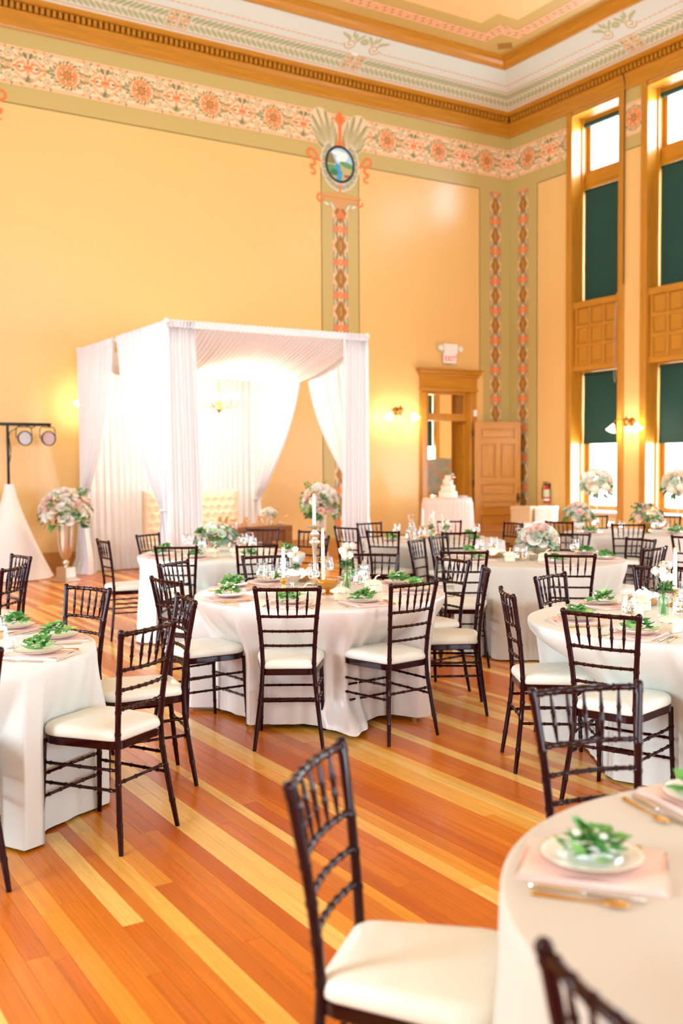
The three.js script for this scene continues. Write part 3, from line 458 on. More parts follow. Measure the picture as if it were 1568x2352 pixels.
// ------------------------------------------------------------------ chairs
const RING = (t, r, d) => [[t - d, r], [t - d * 0.5, r + 0.0026], [t, r + 0.0008], [t + d * 0.5, r + 0.0026], [t + d, r]];
const bamboo = (pts, r, nodes, d, ends = [0, 1], r2 = r) => rod(pts, [[ends[0], r], ...nodes.flatMap((t) => RING(t, lerp(r, r2, t), d)), [ends[1], r2]], 8);
function makeChair() {
  const c = new THREE.Group(); c.name = 'banquet_chair';
  for (const s of [-1, 1]) {
    const pts = [[s * 0.192, 0, -0.232], [s * 0.168, 0.2, -0.205], [s * 0.148, 0.38, -0.186], [s * 0.143, 0.47, -0.184], [s * 0.15, 0.62, -0.196], [s * 0.164, 0.78, -0.217], [s * 0.180, 0.925, -0.242]];
    mesh('back_post', rod(pts, [[0, 0.0105], ...[0.13, 0.30, 0.39, 0.52, 0.62, 0.71, 0.80].flatMap((t) => RING(t, 0.0128, 0.0085)), [0.955, 0.0128], [0.965, 0.0152], [0.975, 0.0132], [0.985, 0.0152], [0.995, 0.0125], [1, 0.007]], 9), M.chair, c);
    mesh('front_leg', bamboo([[s * 0.188, 0, 0.205], [s * 0.18, 0.22, 0.195], [s * 0.176, 0.43, 0.188]], 0.0105, [0.2, 0.42, 0.64, 0.78], 0.018, [0, 1], 0.0128), M.chair, c);
    for (const y of [0.335, 0.25]) mesh('stretcher', bamboo([[s * 0.155, y, -0.19], [s * 0.168, y - 0.002, 0], [s * 0.179, y - 0.004, 0.19]], 0.0072, [0.1, 0.3, 0.5, 0.7, 0.9], 0.015), M.chair, c);
  }
  for (const y of [0.277, 0.18]) mesh('stretcher', bamboo([[-0.178, y, 0.195], [0, y, 0.198], [0.178, y, 0.195]], 0.0072, [0.1, 0.3, 0.5, 0.7, 0.9], 0.015), M.chair, c);
  mesh('stretcher', bamboo([[-0.16, 0.285, -0.196], [0, 0.285, -0.198], [0.16, 0.285, -0.196]], 0.0072, [0.12, 0.35, 0.65, 0.88], 0.016), M.chair, c);
  const rail = (name, y, w, z, r, bow) => mesh(name, bamboo([[-w, y, z], [-w * 0.5, y, z - bow * 0.75], [0, y, z - bow], [w * 0.5, y, z - bow * 0.75], [w, y, z]], r, [0.08, 0.22, 0.36, 0.5, 0.64, 0.78, 0.92], 0.013), M.chair, c);
  rail('top_rail', 0.905, 0.176, -0.238, 0.0105, 0.022); rail('cross_rail', 0.752, 0.160, -0.213, 0.008, 0.020); rail('cross_rail', 0.668, 0.153, -0.201, 0.0075, 0.018); rail('cross_rail', 0.586, 0.147, -0.193, 0.0075, 0.016);
  for (let k = -2; k <= 2; k++) {
    const q = 1 - (k / 3) ** 2, zt = -0.238 - 0.022 * q, zb = -0.213 - 0.020 * q;
    mesh('spindle', rod([[k * 0.0515, 0.752, zb], [k * 0.0575, 0.905, zt]], [[0.03, 0.0035], [0.28, 0.0066], ...RING(0.36, 0.007, 0.03), ...RING(0.62, 0.007, 0.03), [0.72, 0.0064], [0.97, 0.0035]], 7), M.chair, c);
  }
  // seat: trapezoid with round corners
  const outline = (g) => { const s = new THREE.Shape(), wf = 0.197 + g, wb = 0.158 + g, zf = 0.212 + g, zb = -0.195 - g, r = 0.10; s.moveTo(-wb + r * 0.5, -zb); s.lineTo(wb - r * 0.5, -zb); s.quadraticCurveTo(wb, -zb, wb + 0.004, -zb - r * 0.6); s.lineTo(wf - 0.002, -zf + r); s.quadraticCurveTo(wf, -zf, wf - r, -zf); s.lineTo(-wf + r, -zf); s.quadraticCurveTo(-wf, -zf, -wf + 0.002, -zf + r); s.lineTo(-wb - 0.004, -zb - r * 0.6); s.quadraticCurveTo(-wb, -zb, -wb + r * 0.5, -zb); return s; };
  mesh('seat_frame', new THREE.ExtrudeGeometry(outline(-0.004), { depth: 0.028, bevelEnabled: true, bevelSize: 0.004, bevelThickness: 0.004, bevelSegments: 1, curveSegments: 5 }).rotateX(-Math.PI / 2).translate(0, 0.421, 0), M.chair, c);
  // cushion: padded dome over the same outline
  const pts = outline(-0.002).getPoints(7), pos = [], rings = [[0.985, 0], [1.008, 0.006], [1.014, 0.016], [1.006, 0.028], [0.975, 0.040], [0.91, 0.048], [0.78, 0.054], [0.5, 0.058], [0.001, 0.060]];
  const g = grid(pts.length - 1, rings.length - 1, (u, v) => { const p = pts[Math.round(u * (pts.length - 1))], [k, y] = rings[Math.round(v * (rings.length - 1))]; return [p.x * k, y, -p.y * k]; });
  mesh('cushion', g.translate(0, 0.453, 0), M.cushion, c);
  return c;
}
const TABLES = {   // centre, radius, how people would call it
  T1: { c: [1.873, -0.976], r: 0.77, nick: 'the blurred foreground table' }, T2: { c: [0.76, -4.85], r: 0.79, nick: 'the table at the left edge' },
  T3: { c: [3.35, -5.62], r: 0.815, nick: 'the satin centre table' }, T4: { c: [4.31, -3.52], r: 0.79, nick: 'the right-hand rosebud-vase table' },
  T5: { c: [6.12, -6.58], r: 0.80, nick: 'the pink-rose centrepiece table' }, T6: { c: [4.08, -8.66], r: 0.79, nick: 'the table before the canopy' },
  T7: { c: [6.75, -8.87], r: 0.79, nick: 'the table before the cake' }, T8: { c: [9.38, -8.42], r: 0.79, nick: 'the far window table' },
};
// middle between the tops of the two back posts, direction of the line through them, table or point the seat faces
const CHAIRS = [
  [1.977, -7.767, 82, [0.85, -7.6]], [1.715, -6.915, -51, [0.85, -7.6]], [1.759, -5.482, 67, 'T2'], [3.03, -9.0, 92, 'T6'], [3.673, -9.523, -31, 'T6'], [3.29, -7.89, 37, 'T6'], [2.722, -6.565, -35, 'T3'], [2.267, -5.595, 83, 'T3'], [2.031, -4.74, 99, 'T2'], [1.534, -3.977, -31, 'T2'],
  [4.998, -9.581, 44, 'T6'], [3.913, -7.607, 11, 'T6'], [3.496, -6.662, 9, 'T3'], [5.221, -8.916, 74, 'T6'], [4.853, -8.023, -50, 'T6'], [5.863, -9.274, 78, 'T7'], [6.532, -9.815, -4, 'T7'], [5.805, -8.473, 57, 'T7'], [4.259, -6.323, 41, 'T3'], [2.665, -4.824, 32, 'T3'],
  [5.329, -7.247, -31, 'T5'], [5.77, -7.50, -25, 'T5'], [6.322, -7.872, 17, 'T7'], [4.933, -6.08, 37, 'T5'], [4.457, -5.619, 89, 'T3'], [4.214, -4.973, 125, 'T3'], [3.375, -4.607, -7, 'T3'], [3.532, -4.002, 121, 'T4'], [4.272, -4.448, -17, 'T4'], [5.375, -5.384, 43, 'T5'], [3.358, -3.178, 69, 'T4'],
  [7.867, -8.795, 97, 'T7'], [7.50, -9.58, 24, 'T7'], [8.42, -8.62, 75, 'T8'], [7.05, -7.05, 55, 'T5'], [9.74, -9.33, 24, 'T8'], [8.653, -7.775, 39, 'T8'], [7.022, -6.164, 95, 'T5'], [6.362, -5.435, -12, 'T5'], [10.361, -8.688, 40, 'T8'], [5.22, -4.40, 45, 'T4'], [7.62, -6.10, 70, [8.6, -6.4]],
  [2.201, -2.138, 16, 'T1'], [1.134, -1.926, -40, 'T1'], [0.93, -0.83, 98, 'T1'], [0.70, -3.79, 5, 'T2'],
];
const chairProto = makeChair(), seats = CHAIRS.map(([x, z, a, t]) => {
  const q = typeof t === 'string' ? TABLES[t].c : t; let n = [-Math.sin(a * Math.PI / 180), Math.cos(a * Math.PI / 180)];
  if (n[0] * (q[0] - x) + n[1] * (q[1] - z) < 0) n = [-n[0], -n[1]];
  return { x: x + n[0] * 0.242, z: z + n[1] * 0.242, n, t: typeof t === 'string' ? t : 'out', y: 0.9 };
});
const ORD = ['leftmost', 'second', 'third', 'fourth', 'fifth', 'sixth', 'seventh', 'eighth', 'ninth', 'tenth'];
const place = (i, n) => n === 1 ? '' : i === 0 ? ', leftmost' : i === n - 1 ? ', rightmost' : ', ' + ORD[i] + ' from left';
for (const t of [...Object.keys(TABLES), 'out']) {
  const list = seats.filter((s) => s.t === t).sort((p, q) => imageX({ x: p.x, y: 0.9, z: p.z }) - imageX({ x: q.x, y: 0.9, z: q.z }));
  list.forEach((s, i) => {
    const label = t === 'out' ? ['dark mahogany chair at the far left edge, behind the left table, nearer one', 'dark mahogany chair at the left edge, backed by the white scrim', 'dark mahogany chair cut off by the right edge, seen from behind'][i] : 'dark mahogany bamboo-style chair, ivory cushion, at ' + TABLES[t].nick + place(i, list.length);
    const o = chairProto.clone(); o.name = numbered('banquet_chair'); scene.add(o); o.position.set(s.x, 0, s.z); o.rotation.y = Math.atan2(s.n[0], s.n[1]); tag(o, label, 'chair', 'mahogany banquet chairs');
  });
}
// ------------------------------------------------------------------ tables and cloths
const TOP = 0.757;
function clothGeo({ c, r }, { n = 240, folds = 12, amp = 0.04, flare = 0.05, ph = 0, puddle, hem = 0.012 }) {
  const lim = new Array(n).fill(9);
  for (let i = 0; i < n; i++) {
    const a = i / n * Math.PI * 2, u = [Math.cos(a), Math.sin(a)];
    for (const s of seats) {                       // the skirt is pushed in by the seats that stand under the table edge
      const rx = c[0] - s.x, rz = c[1] - s.z, f = s.n, e = [f[1], -f[0]], o = [rx * e[0] + rz * e[1], rx * f[0] + rz * f[1]], d = [u[0] * e[0] + u[1] * e[1], u[0] * f[0] + u[1] * f[1]];
      let t0 = 0, t1 = 9; for (const [q, lo, hi] of [[0, -0.235, 0.235], [1, -0.27, 0.235]]) { if (Math.abs(d[q]) < 1e-6) { if (o[q] < lo || o[q] > hi) t0 = 10; continue; } let p = (lo - o[q]) / d[q], w = (hi - o[q]) / d[q]; if (p > w) [p, w] = [w, p]; t0 = Math.max(t0, p); t1 = Math.min(t1, w); }
      if (t0 < t1 && t0 > 0.05) lim[i] = Math.min(lim[i], t0 - 0.006);
    }
  }
  const capd = lim.map((v) => Math.min(v, r + 0.15)), soft = capd.map((v, i) => { let s = 0, m = 9; for (let k = -6; k <= 6; k++) s += capd[(i + k + n) % n]; return Math.min(s / 13, capd[i] + 0.01); });
  const rows = [[0.001, 1], [0.3, 1], [0.6, 1], [0.85, 1], [0.96, 1], [0.988, 0.9985], [1.0, 0.993], ...[0.965, 0.93, 0.88, 0.82, 0.75, 0.67, 0.58, 0.49, 0.40, 0.31, 0.22, 0.14, 0.07, 0.03, 0].map((y) => [null, y])];
  return grid(n, rows.length - 1, (uu, vv) => {
    const i = Math.round(uu * n) % n, a = i / n * Math.PI * 2, [k, y] = rows[Math.round(vv * (rows.length - 1))];
    if (k !== null) return [Math.cos(a) * r * k, hem + y * (TOP - hem), Math.sin(a) * r * k];
    const q = 1 - y, hang = (x) => 2 * Math.pow(Math.abs(Math.sin(x / 2)), 0.8) - 1, w = 0.55 * hang(a * folds * (folds % 2 ? 1 : 1) * 1 + ph + 0.9 * Math.sin(a * 2 + ph)) + 0.3 * Math.sin(a * (folds * 2 - 3) + 2 * ph + Math.sin(a * 3)) + 0.25 * Math.sin(a * 4 + 3 * ph);
    let rad = r + flare * q + amp * w * smooth(0.02, 0.7, q), low = 0, yy = hem + y * (TOP - hem);
    rad = lerp(rad, Math.min(rad, soft[i] + 0.012 * w), smooth(0.02, 0.46, q));
    if (puddle) { const [pa, width, out] = puddle; let da = Math.atan2(Math.sin(a - pa), Math.cos(a - pa)) / width, k2 = Math.exp(-da * da); rad += k2 * (0.05 * smooth(0.05, 0.4, q) + out * smooth(0.72, 1, q) ** 2) + k2 * 0.035 * Math.sin(a * 34) * smooth(0.05, 0.5, q); }
    return [Math.cos(a) * rad, yy, Math.sin(a) * rad];
  }, [2 * Math.PI * r, 1.2]);
}
const CLOTH = { T1: { ph: 1.3 }, T2: { ph: 4.2, folds: 14, amp: 0.045 }, T3: { ph: 2.0, folds: 18, amp: 0.058, flare: 0.05, puddle: [1.86, 0.2, 0.22], hem: 0.03 }, T4: { ph: 0.4, folds: 12, amp: 0.035 }, T5: { ph: 5.1, folds: 14, amp: 0.05 }, T6: { ph: 3.1, folds: 12, amp: 0.04 }, T7: { ph: 0.9 }, T8: { ph: 2.7 } };
const KIND = { T1: 'pale beige linen cloth over', T2: 'ivory linen floor-length cloth over', T3: 'champagne satin cloth pooling on the floor around', T4: 'smooth ivory cloth over', T5: 'beige linen cloth over', T6: 'pale ivory cloth over', T7: 'champagne cloth over', T8: 'beige cloth over' };
for (const [k, t] of Object.entries(TABLES)) {
  const tb = thing('round_table', 'round banquet table hidden under the cloth of ' + t.nick, 'table', [t.c[0], 0, t.c[1]], 0, 'round banquet tables');
  mesh('tabletop', lathe([[0.001, 0.72], [t.r - 0.014, 0.72], [t.r - 0.008, 0.735], [t.r - 0.012, 0.748], [0.001, 0.748]], 40), M.walnut, tb);
  for (let q = 0; q < 4; q++) { const a = q * Math.PI / 2 + 0.7; mesh('leg', plainRod([[Math.cos(a) * 0.28, 0, Math.sin(a) * 0.28], [Math.cos(a) * 0.26, 0.72, Math.sin(a) * 0.26]], 0.016), M.blackMetal, tb); }
  const cl = mesh('tablecloth', clothGeo(t, CLOTH[k]), k === 'T3' ? M.satin : ['T1', 'T5', 'T7', 'T8'].includes(k) ? M.linenBeige : M.linen); cl.position.set(t.c[0], 0, t.c[1]); tag(cl, KIND[k] + ' ' + t.nick, 'tablecloth', 'round tablecloths');
}
// ------------------------------------------------------------------ place settings
const plateGeo = lathe([[0.001, 0.004], [0.06, 0.004], [0.07, 0.006], [0.1, 0.015], [0.104, 0.0165], [0.103, 0.019], [0.098, 0.018], [0.07, 0.0105], [0.06, 0.009], [0.001, 0.0085]], 26);
const rimGeo = lathe([[0.1005, 0.0185], [0.1045, 0.0192], [0.1052, 0.0172]], 26);
const napGeo = (() => { const one = (x0, z0, x1, z1, y, ph) => { const top = grid(8, 10, (u, v) => [lerp(x0, x1, u) + 0.004 * Math.sin(v * 7 + ph), y + 0.006 + 0.003 * Math.sin(u * 9 + ph) * Math.sin(v * 6 + ph), lerp(z0, z1, v) + 0.004 * Math.sin(u * 5 + ph)]); return merge([top, grid(8, 1, (u, v) => [lerp(x0, x1, u), y + 0.006 * (1 - v), z0]), grid(8, 1, (u, v) => [lerp(x0, x1, u), y + 0.006 * (1 - v), z1]), grid(1, 8, (u, v) => [x0, y + 0.006 * u, lerp(z0, z1, v)]), grid(1, 8, (u, v) => [x1, y + 0.006 * u, lerp(z0, z1, v)])]); }; return merge([one(-0.1, -0.14, 0.1, 0.15, 0, 0), one(-0.097, -0.135, 0.098, 0.146, 0.006, 1.4)]); })();
const leafGeo = (l, w, bend, n = 4) => grid(2, n, (u, v) => { const s = (u - 0.5) * 2, k = Math.sin(Math.PI * Math.pow(v, 0.75) * 0.98 + 0.03); return [s * w * k, bend * v * v * l + Math.abs(s) * w * 0.35 * k + 0.12 * l * Math.sin(v * 5) * 0.3, v * l]; });
const saladLeaves = [leafGeo(0.050, 0.017, 0.35), leafGeo(0.040, 0.021, 0.6), leafGeo(0.055, 0.012, 0.25)];
const crumb = new THREE.IcosahedronGeometry(0.009, 0);
const fork = (() => { const h = [rod([[0, 0.003, 0.095], [0, 0.002, 0.03], [0, 0.006, -0.03]], [[0, 0.005], [0.15, 0.0055], [0.7, 0.0025], [1, 0.0025]], 6), rbox(-0.011, 0.004, -0.055, 0.011, 0.006, -0.028, 0.001)]; for (let k = 0; k < 4; k++) h.push(box(-0.011 + k * 0.0063, 0.004, -0.095, -0.008 + k * 0.0063, 0.006, -0.054)); return merge(h); })();
const knife = merge([rod([[0, 0.004, 0.105], [0, 0.004, 0.02], [0, 0.004, 0]], [[0, 0.005], [0.15, 0.006], [0.9, 0.0045], [1, 0.004]], 6), rbox(-0.004, 0.003, -0.11, 0.009, 0.0048, 0.002, 0.001)]);
const spoon = merge([rod([[0, 0.003, 0.09], [0, 0.002, 0.02], [0, 0.005, -0.045]], [[0, 0.005], [0.15, 0.0055], [0.7, 0.0025], [1, 0.003]], 6), new THREE.SphereGeometry(1, 12, 8).scale(0.016, 0.004, 0.026).translate(0, 0.006, -0.068)]);
const byTable = {};                                   // everything laid on a table, labelled afterwards from left to right
const lay = (t, kind, o, desc, category, group) => { (byTable[t + kind] ??= { t, desc, category, group, list: [] }).list.push(o); return o; };
function salad(x, y, z, turn) {
  const s = new THREE.Group(); s.name = numbered('salad'); scene.add(s); s.position.set(x, y, z); s.rotation.y = turn;
  for (let k = 0; k < 48; k++) {
    const m = mesh('leaf', saladLeaves[k % 3], [M.leaf, M.leaf2, M.leaf3, M.leaf, M.leaf2][k % 5], s), a = k * 2.4 + rr(0, 0.8), d = 0.055 * Math.sqrt(k / 48); m.position.set(Math.cos(a) * d, 0.006 + 0.042 * (1 - k / 48) + rr(0, 0.008), Math.sin(a) * d); m.rotation.set(rr(-0.5, 0.1), rr(0, 6.28), rr(-0.5, 0.5));
  }
  for (let k = 0; k < 3; k++) { const m = mesh('cheese', crumb, M.cheese, s); m.position.set(rr(-0.035, 0.035), 0.046 + rr(0, 0.008), rr(-0.035, 0.035)); m.scale.set(1.2, 0.8, 1); m.rotation.y = k; }
  const b = mesh('berry', crumb, M.berry, s); b.position.set(rr(-0.02, 0.02), 0.052, rr(-0.02, 0.02)); return s;
}
function setting(t, dx, dz, detail = 2) {
  const c = TABLES[t].c, d = Math.hypot(dx, dz), R = Math.min(d, TABLES[t].r - 0.175), x = c[0] + dx / d * R, z = c[1] + dz / d * R, a = Math.atan2(dx, dz), y = TOP + 0.0015;   // local +z points to the guest
  const at = (o, lx, lz, yy, turn = 0) => { o.position.set(x + Math.cos(a) * lx + Math.sin(a) * lz, yy, z - Math.sin(a) * lx + Math.cos(a) * lz); o.rotation.y = a + turn; return o; };
  lay(t, 'nap', at(mesh('napkin', napGeo, M.napkin), 0, -0.01, y), 'blush pink folded napkin on', 'napkin', 'blush napkins');
  const p = new THREE.Group(); p.name = numbered('salad_plate'); scene.add(p); mesh('plate', plateGeo, M.china, p); mesh('rim', rimGeo, M.goldRim, p); lay(t, 'pl', at(p, 0, 0, y + 0.0145), 'white gold-rimmed plate under salad on', 'plate', 'gold-rimmed salad plates');
  lay(t, 'sal', at(salad(0, 0, 0, 0), 0, 0, y + 0.024, rr(0, 6)), 'leafy green salad with cheese crumbs on', 'salad', 'plated salads');
  if (detail) {
    lay(t, 'fk', at(mesh('fork', fork, t === 'T1' || detail > 2 ? M.gold : M.silver), -0.135, 0.0, y, rr(-0.1, 0.1)), 'metal dinner fork beside a napkin on', 'fork', 'dinner forks');
    lay(t, 'kn', at(mesh('knife', knife, M.silver), 0.135, 0.0, y, rr(-0.1, 0.1)), 'metal table knife beside a napkin on', 'knife', 'table knives');
    lay(t, 'sp', at(mesh('spoon', spoon, M.gold), 0.168, 0.01, y, rr(-0.1, 0.1)), 'gold spoon beside a knife on', 'spoon', 'gold spoons');
  }
}
const SETS = {
  T1: [[-0.385, -0.468, 3], [-0.60, 0.17, 3], [0.14, -0.60, 2]], T2: [[0.694, 0.102], [0.452, 0.465], [0.587, -0.376]],
  T3: [[-0.397, -0.54], [-0.65, -0.046], [-0.486, 0.446], [-0.077, 0.662], [0.517, 0.357], [0.664, -0.021], [-0.04, -0.66], [0.56, -0.44]], T4: [[0.054, -0.6], [-0.492, -0.25], [-0.617, 0.244]],
  T5: [[-0.263, -0.6, 0], [-0.57, -0.1, 0], [-0.21, 0.5, 0], [0.36, 0.52, 0], [0.64, 0.02, 0]], T6: [[-0.43, 0.36, 0], [0.0, 0.6, 0], [-0.473, -0.6, 0], [-0.608, -0.06, 0], [0.55, 0.3, 0]], T7: [[-0.516, -0.067, 0], [0.62, -0.1, 0], [0.1, 0.6, 0]], T8: [[-0.55, -0.1, 0], [0.1, 0.6, 0], [0.5, 0.3, 0]],
};
for (const [t, l] of Object.entries(SETS)) for (const s of l) setting(t, ...s);
// ------------------------------------------------------------------ glassware, candles, vases, favours
const put = (o, t, [dx, dz], y = TOP + 0.001) => { o.position.set(TABLES[t].c[0] + dx, y, TABLES[t].c[1] + dz); return o; };
const taken = {};                                     // discs already used on each table
for (const [t, l] of Object.entries(SETS)) taken[t] = l.map(([dx, dz]) => { const d = Math.hypot(dx, dz), R = Math.min(d, TABLES[t].r - 0.175) - 0.01; return [dx / d * R, dz / d * R, 0.145]; });
function spot(t, [x, z], r) {                         // nearest free place to the wanted one
  for (let k = 0; k < 900; k++) { const a = k * 2.39996, q = 0.012 * Math.sqrt(k), px = x + Math.cos(a) * q, pz = z + Math.sin(a) * q; if (Math.hypot(px, pz) < TABLES[t].r - 0.05 && (taken[t] ??= []).every(([u, v, w]) => Math.hypot(u - px, v - pz) > w + r)) { taken[t].push([px, pz, r]); return [px, pz]; } }
  taken[t].push([x, z, r]); return [x, z];
}
const group = (name) => { const g = new THREE.Group(); g.name = numbered(name); scene.add(g); return g; };
const gobletProto = (() => { const g = new THREE.Group(); g.name = 'water_goblet';
  const bowl = mesh('bowl', lathe([[0.006, 0.062], [0.028, 0.068], [0.041, 0.088], [0.043, 0.11], [0.040, 0.14], [0.036, 0.168]], 16), M.glass, g);
  mesh('stem', lathe([[0.033, 0], [0.033, 0.003], [0.010, 0.008], [0.006, 0.02], [0.009, 0.035], [0.006, 0.05], [0.008, 0.062]], 14), M.glass, g);
  mesh('water', lathe([[0.001, 0.066], [0.026, 0.071], [0.039, 0.089], [0.041, 0.11], [0.039, 0.128], [0.001, 0.128]], 14), M.water, bowl);
  mesh('rim', new THREE.TorusGeometry(0.0362, 0.0013, 5, 20).rotateX(Math.PI / 2).translate(0, 0.168, 0), M.silver, bowl); return g; })();
// candlesticks: turned profiles scaled to height
function candlestick(t, p, h, candleH, mat, desc, fancy = 1) {
  p = spot(t, p, 0.052 * fancy); const g = group('candlestick');
  const prof = [[0.001, 0], [0.05 * fancy, 0], [0.048 * fancy, 0.02], [0.022, 0.035], [0.012, 0.06], [0.02, 0.08], [0.010, 0.1]].map(([a, b]) => [a, b * Math.min(1, h / 0.2)]), y0 = prof[prof.length - 1][1];
  for (const [k, q] of [[0.3, 0.012], [0.55, 0.02], [0.62, 0.034 * fancy], [0.68, 0.022], [0.74, 0.012], [0.80, 0.03 * fancy], [0.86, 0.014], [0.92, 0.02], [0.96, 0.045 * fancy], [0.975, 0.045 * fancy], [0.98, 0.015], [1, 0.015]]) prof.push([q, lerp(y0, h, k)]);
  mesh('stick', lathe(prof, 18), mat, g); put(g, t, p); lay(t, 'st', g, desc, 'candlestick', 'candlesticks');
  const c = group('taper_candle'), wx = mesh('wax', lathe([[0.0125, 0], [0.0105, candleH * 0.97], [0.006, candleH], [0.001, candleH]], 12), M.candle, c); mesh('lit_tip', lathe([[0.0108, candleH * 0.93], [0.0107, candleH * 0.97], [0.0062, candleH + 0.001], [0.001, candleH + 0.002]], 10), M.amber, wx); mesh('wick', plainRod([[0, candleH, 0], [0.001, candleH + 0.008, 0]], 0.001, 4, 2), M.blackMetal, wx);
  put(c, t, p, TOP + 0.002 + h); lay(t, 'cd', c, 'ivory taper candle in a candlestick on', 'candle', 'taper candles');
}
taken.T5.push([0.06, 0, 0.13]); taken.T6.push([0.09, -0.34, 0.14]); taken.T8.push([-0.42, -0.42, 0.1], [0.14, 0.16, 0.14], [-0.24, -0.29, 0.075], [0.36, 0.44, 0.075]); taken.T3.push([-0.04, -0.30, 0.065], [-0.011, 0.115, 0.08]);
candlestick('T3', [0.19, -0.39], 0.42, 0.215, M.mercury, 'turned silvered candlestick on', 1.25);
candlestick('T3', [0.35, -0.41], 0.185, 0.205, M.gold, 'turned silvered candlestick on');
candlestick('T3', [0.146, -0.20], 0.04, 0.25, M.gold, 'turned silvered candlestick on', 0.8);
candlestick('T3', [-0.218, -0.098], 0.10, 0.20, M.gold, 'turned silvered candlestick on', 0.8);
candlestick('T4', [0.40, -0.36], 0.10, 0.24, M.gold, 'gold candlestick on');
candlestick('T7', [0.09, -0.30], 0.14, 0.20, M.gold, 'gold candlestick on'); candlestick('T7', [0.2, -0.25], 0.10, 0.22, M.gold, 'gold candlestick on'); candlestick('T7', [0.26, -0.16], 0.08, 0.20, M.gold, 'gold candlestick on');
candlestick('T8', [0.3, 0.0], 0.12, 0.2, M.gold, 'gold candlestick on');
{ const g = group('small_candlestick'); mesh('stick', lathe([[0.001, 0], [0.035, 0], [0.03, 0.012], [0.01, 0.02], [0.016, 0.04], [0.008, 0.05], [0.014, 0.075], [0.008, 0.085], [0.03, 0.1], [0.03, 0.104], [0.001, 0.104]], 16), M.gold, g); put(g, 'T3', spot('T3', [0.36, -0.25], 0.04)); tag(g, 'short empty gold candlestick beside the rosebud vase on the satin centre table', 'candlestick'); }
// roses and leaves
function petalRose(layers) {
  const parts = [];
  layers.forEach(([n, r, open, h], k) => { for (let i = 0; i < n; i++) { const a = i / n * 6.283 + k * 0.9; parts.push(grid(3, 3, (u, v) => { const s = (u - 0.5) * 6.283 / n * 1.35, flare = 1 + open * v * v, edge = 1 - 0.25 * (2 * u - 1) ** 2 * v; const R = r * (0.35 + 0.65 * Math.sin(Math.min(1, v * 1.2) * 1.57)) * flare; return [Math.cos(a + s) * R, h * v * edge - 0.35 * r * (1 - v), Math.sin(a + s) * R]; })); } });
  return merge(parts);
}
const roseGeos = [petalRose([[3, 0.32, 0.0, 0.95], [4, 0.58, 0.05, 0.85], [5, 0.85, 0.2, 0.68], [6, 1.05, 0.35, 0.45]]), petalRose([[4, 0.4, 0.0, 0.9], [5, 0.75, 0.15, 0.75], [6, 1.05, 0.3, 0.5]]), petalRose([[3, 0.3, 0, 1.2], [4, 0.5, 0.02, 1.1], [4, 0.66, 0.12, 0.85]])];
const hydra = (() => { const parts = []; for (let k = 0; k < 42; k++) { const y = 1 - (k + 0.5) / 42 * 1.5, a = k * 2.4, q = Math.sqrt(Math.max(0, 1 - y * y)), g = grid(2, 2, (u, v) => [(u - 0.5) * 0.46, 0.05 * Math.sin(u * 3.14) * Math.sin(v * 3.14), (v - 0.5) * 0.46]); const m = new THREE.Matrix4().makeRotationFromQuaternion(new THREE.Quaternion().setFromUnitVectors(V(0, 1, 0), V(Math.cos(a) * q, y, Math.sin(a) * q))).setPosition(Math.cos(a) * q, y, Math.sin(a) * q); parts.push(g.applyMatrix4(m)); } return merge([...parts, new THREE.SphereGeometry(0.86, 10, 8)]); })();
const bigLeaf = leafGeo(1, 0.27, -0.25, 5), roundLeaf = leafGeo(1, 0.42, -0.15, 4);
const UP3 = V(0, 1, 0);
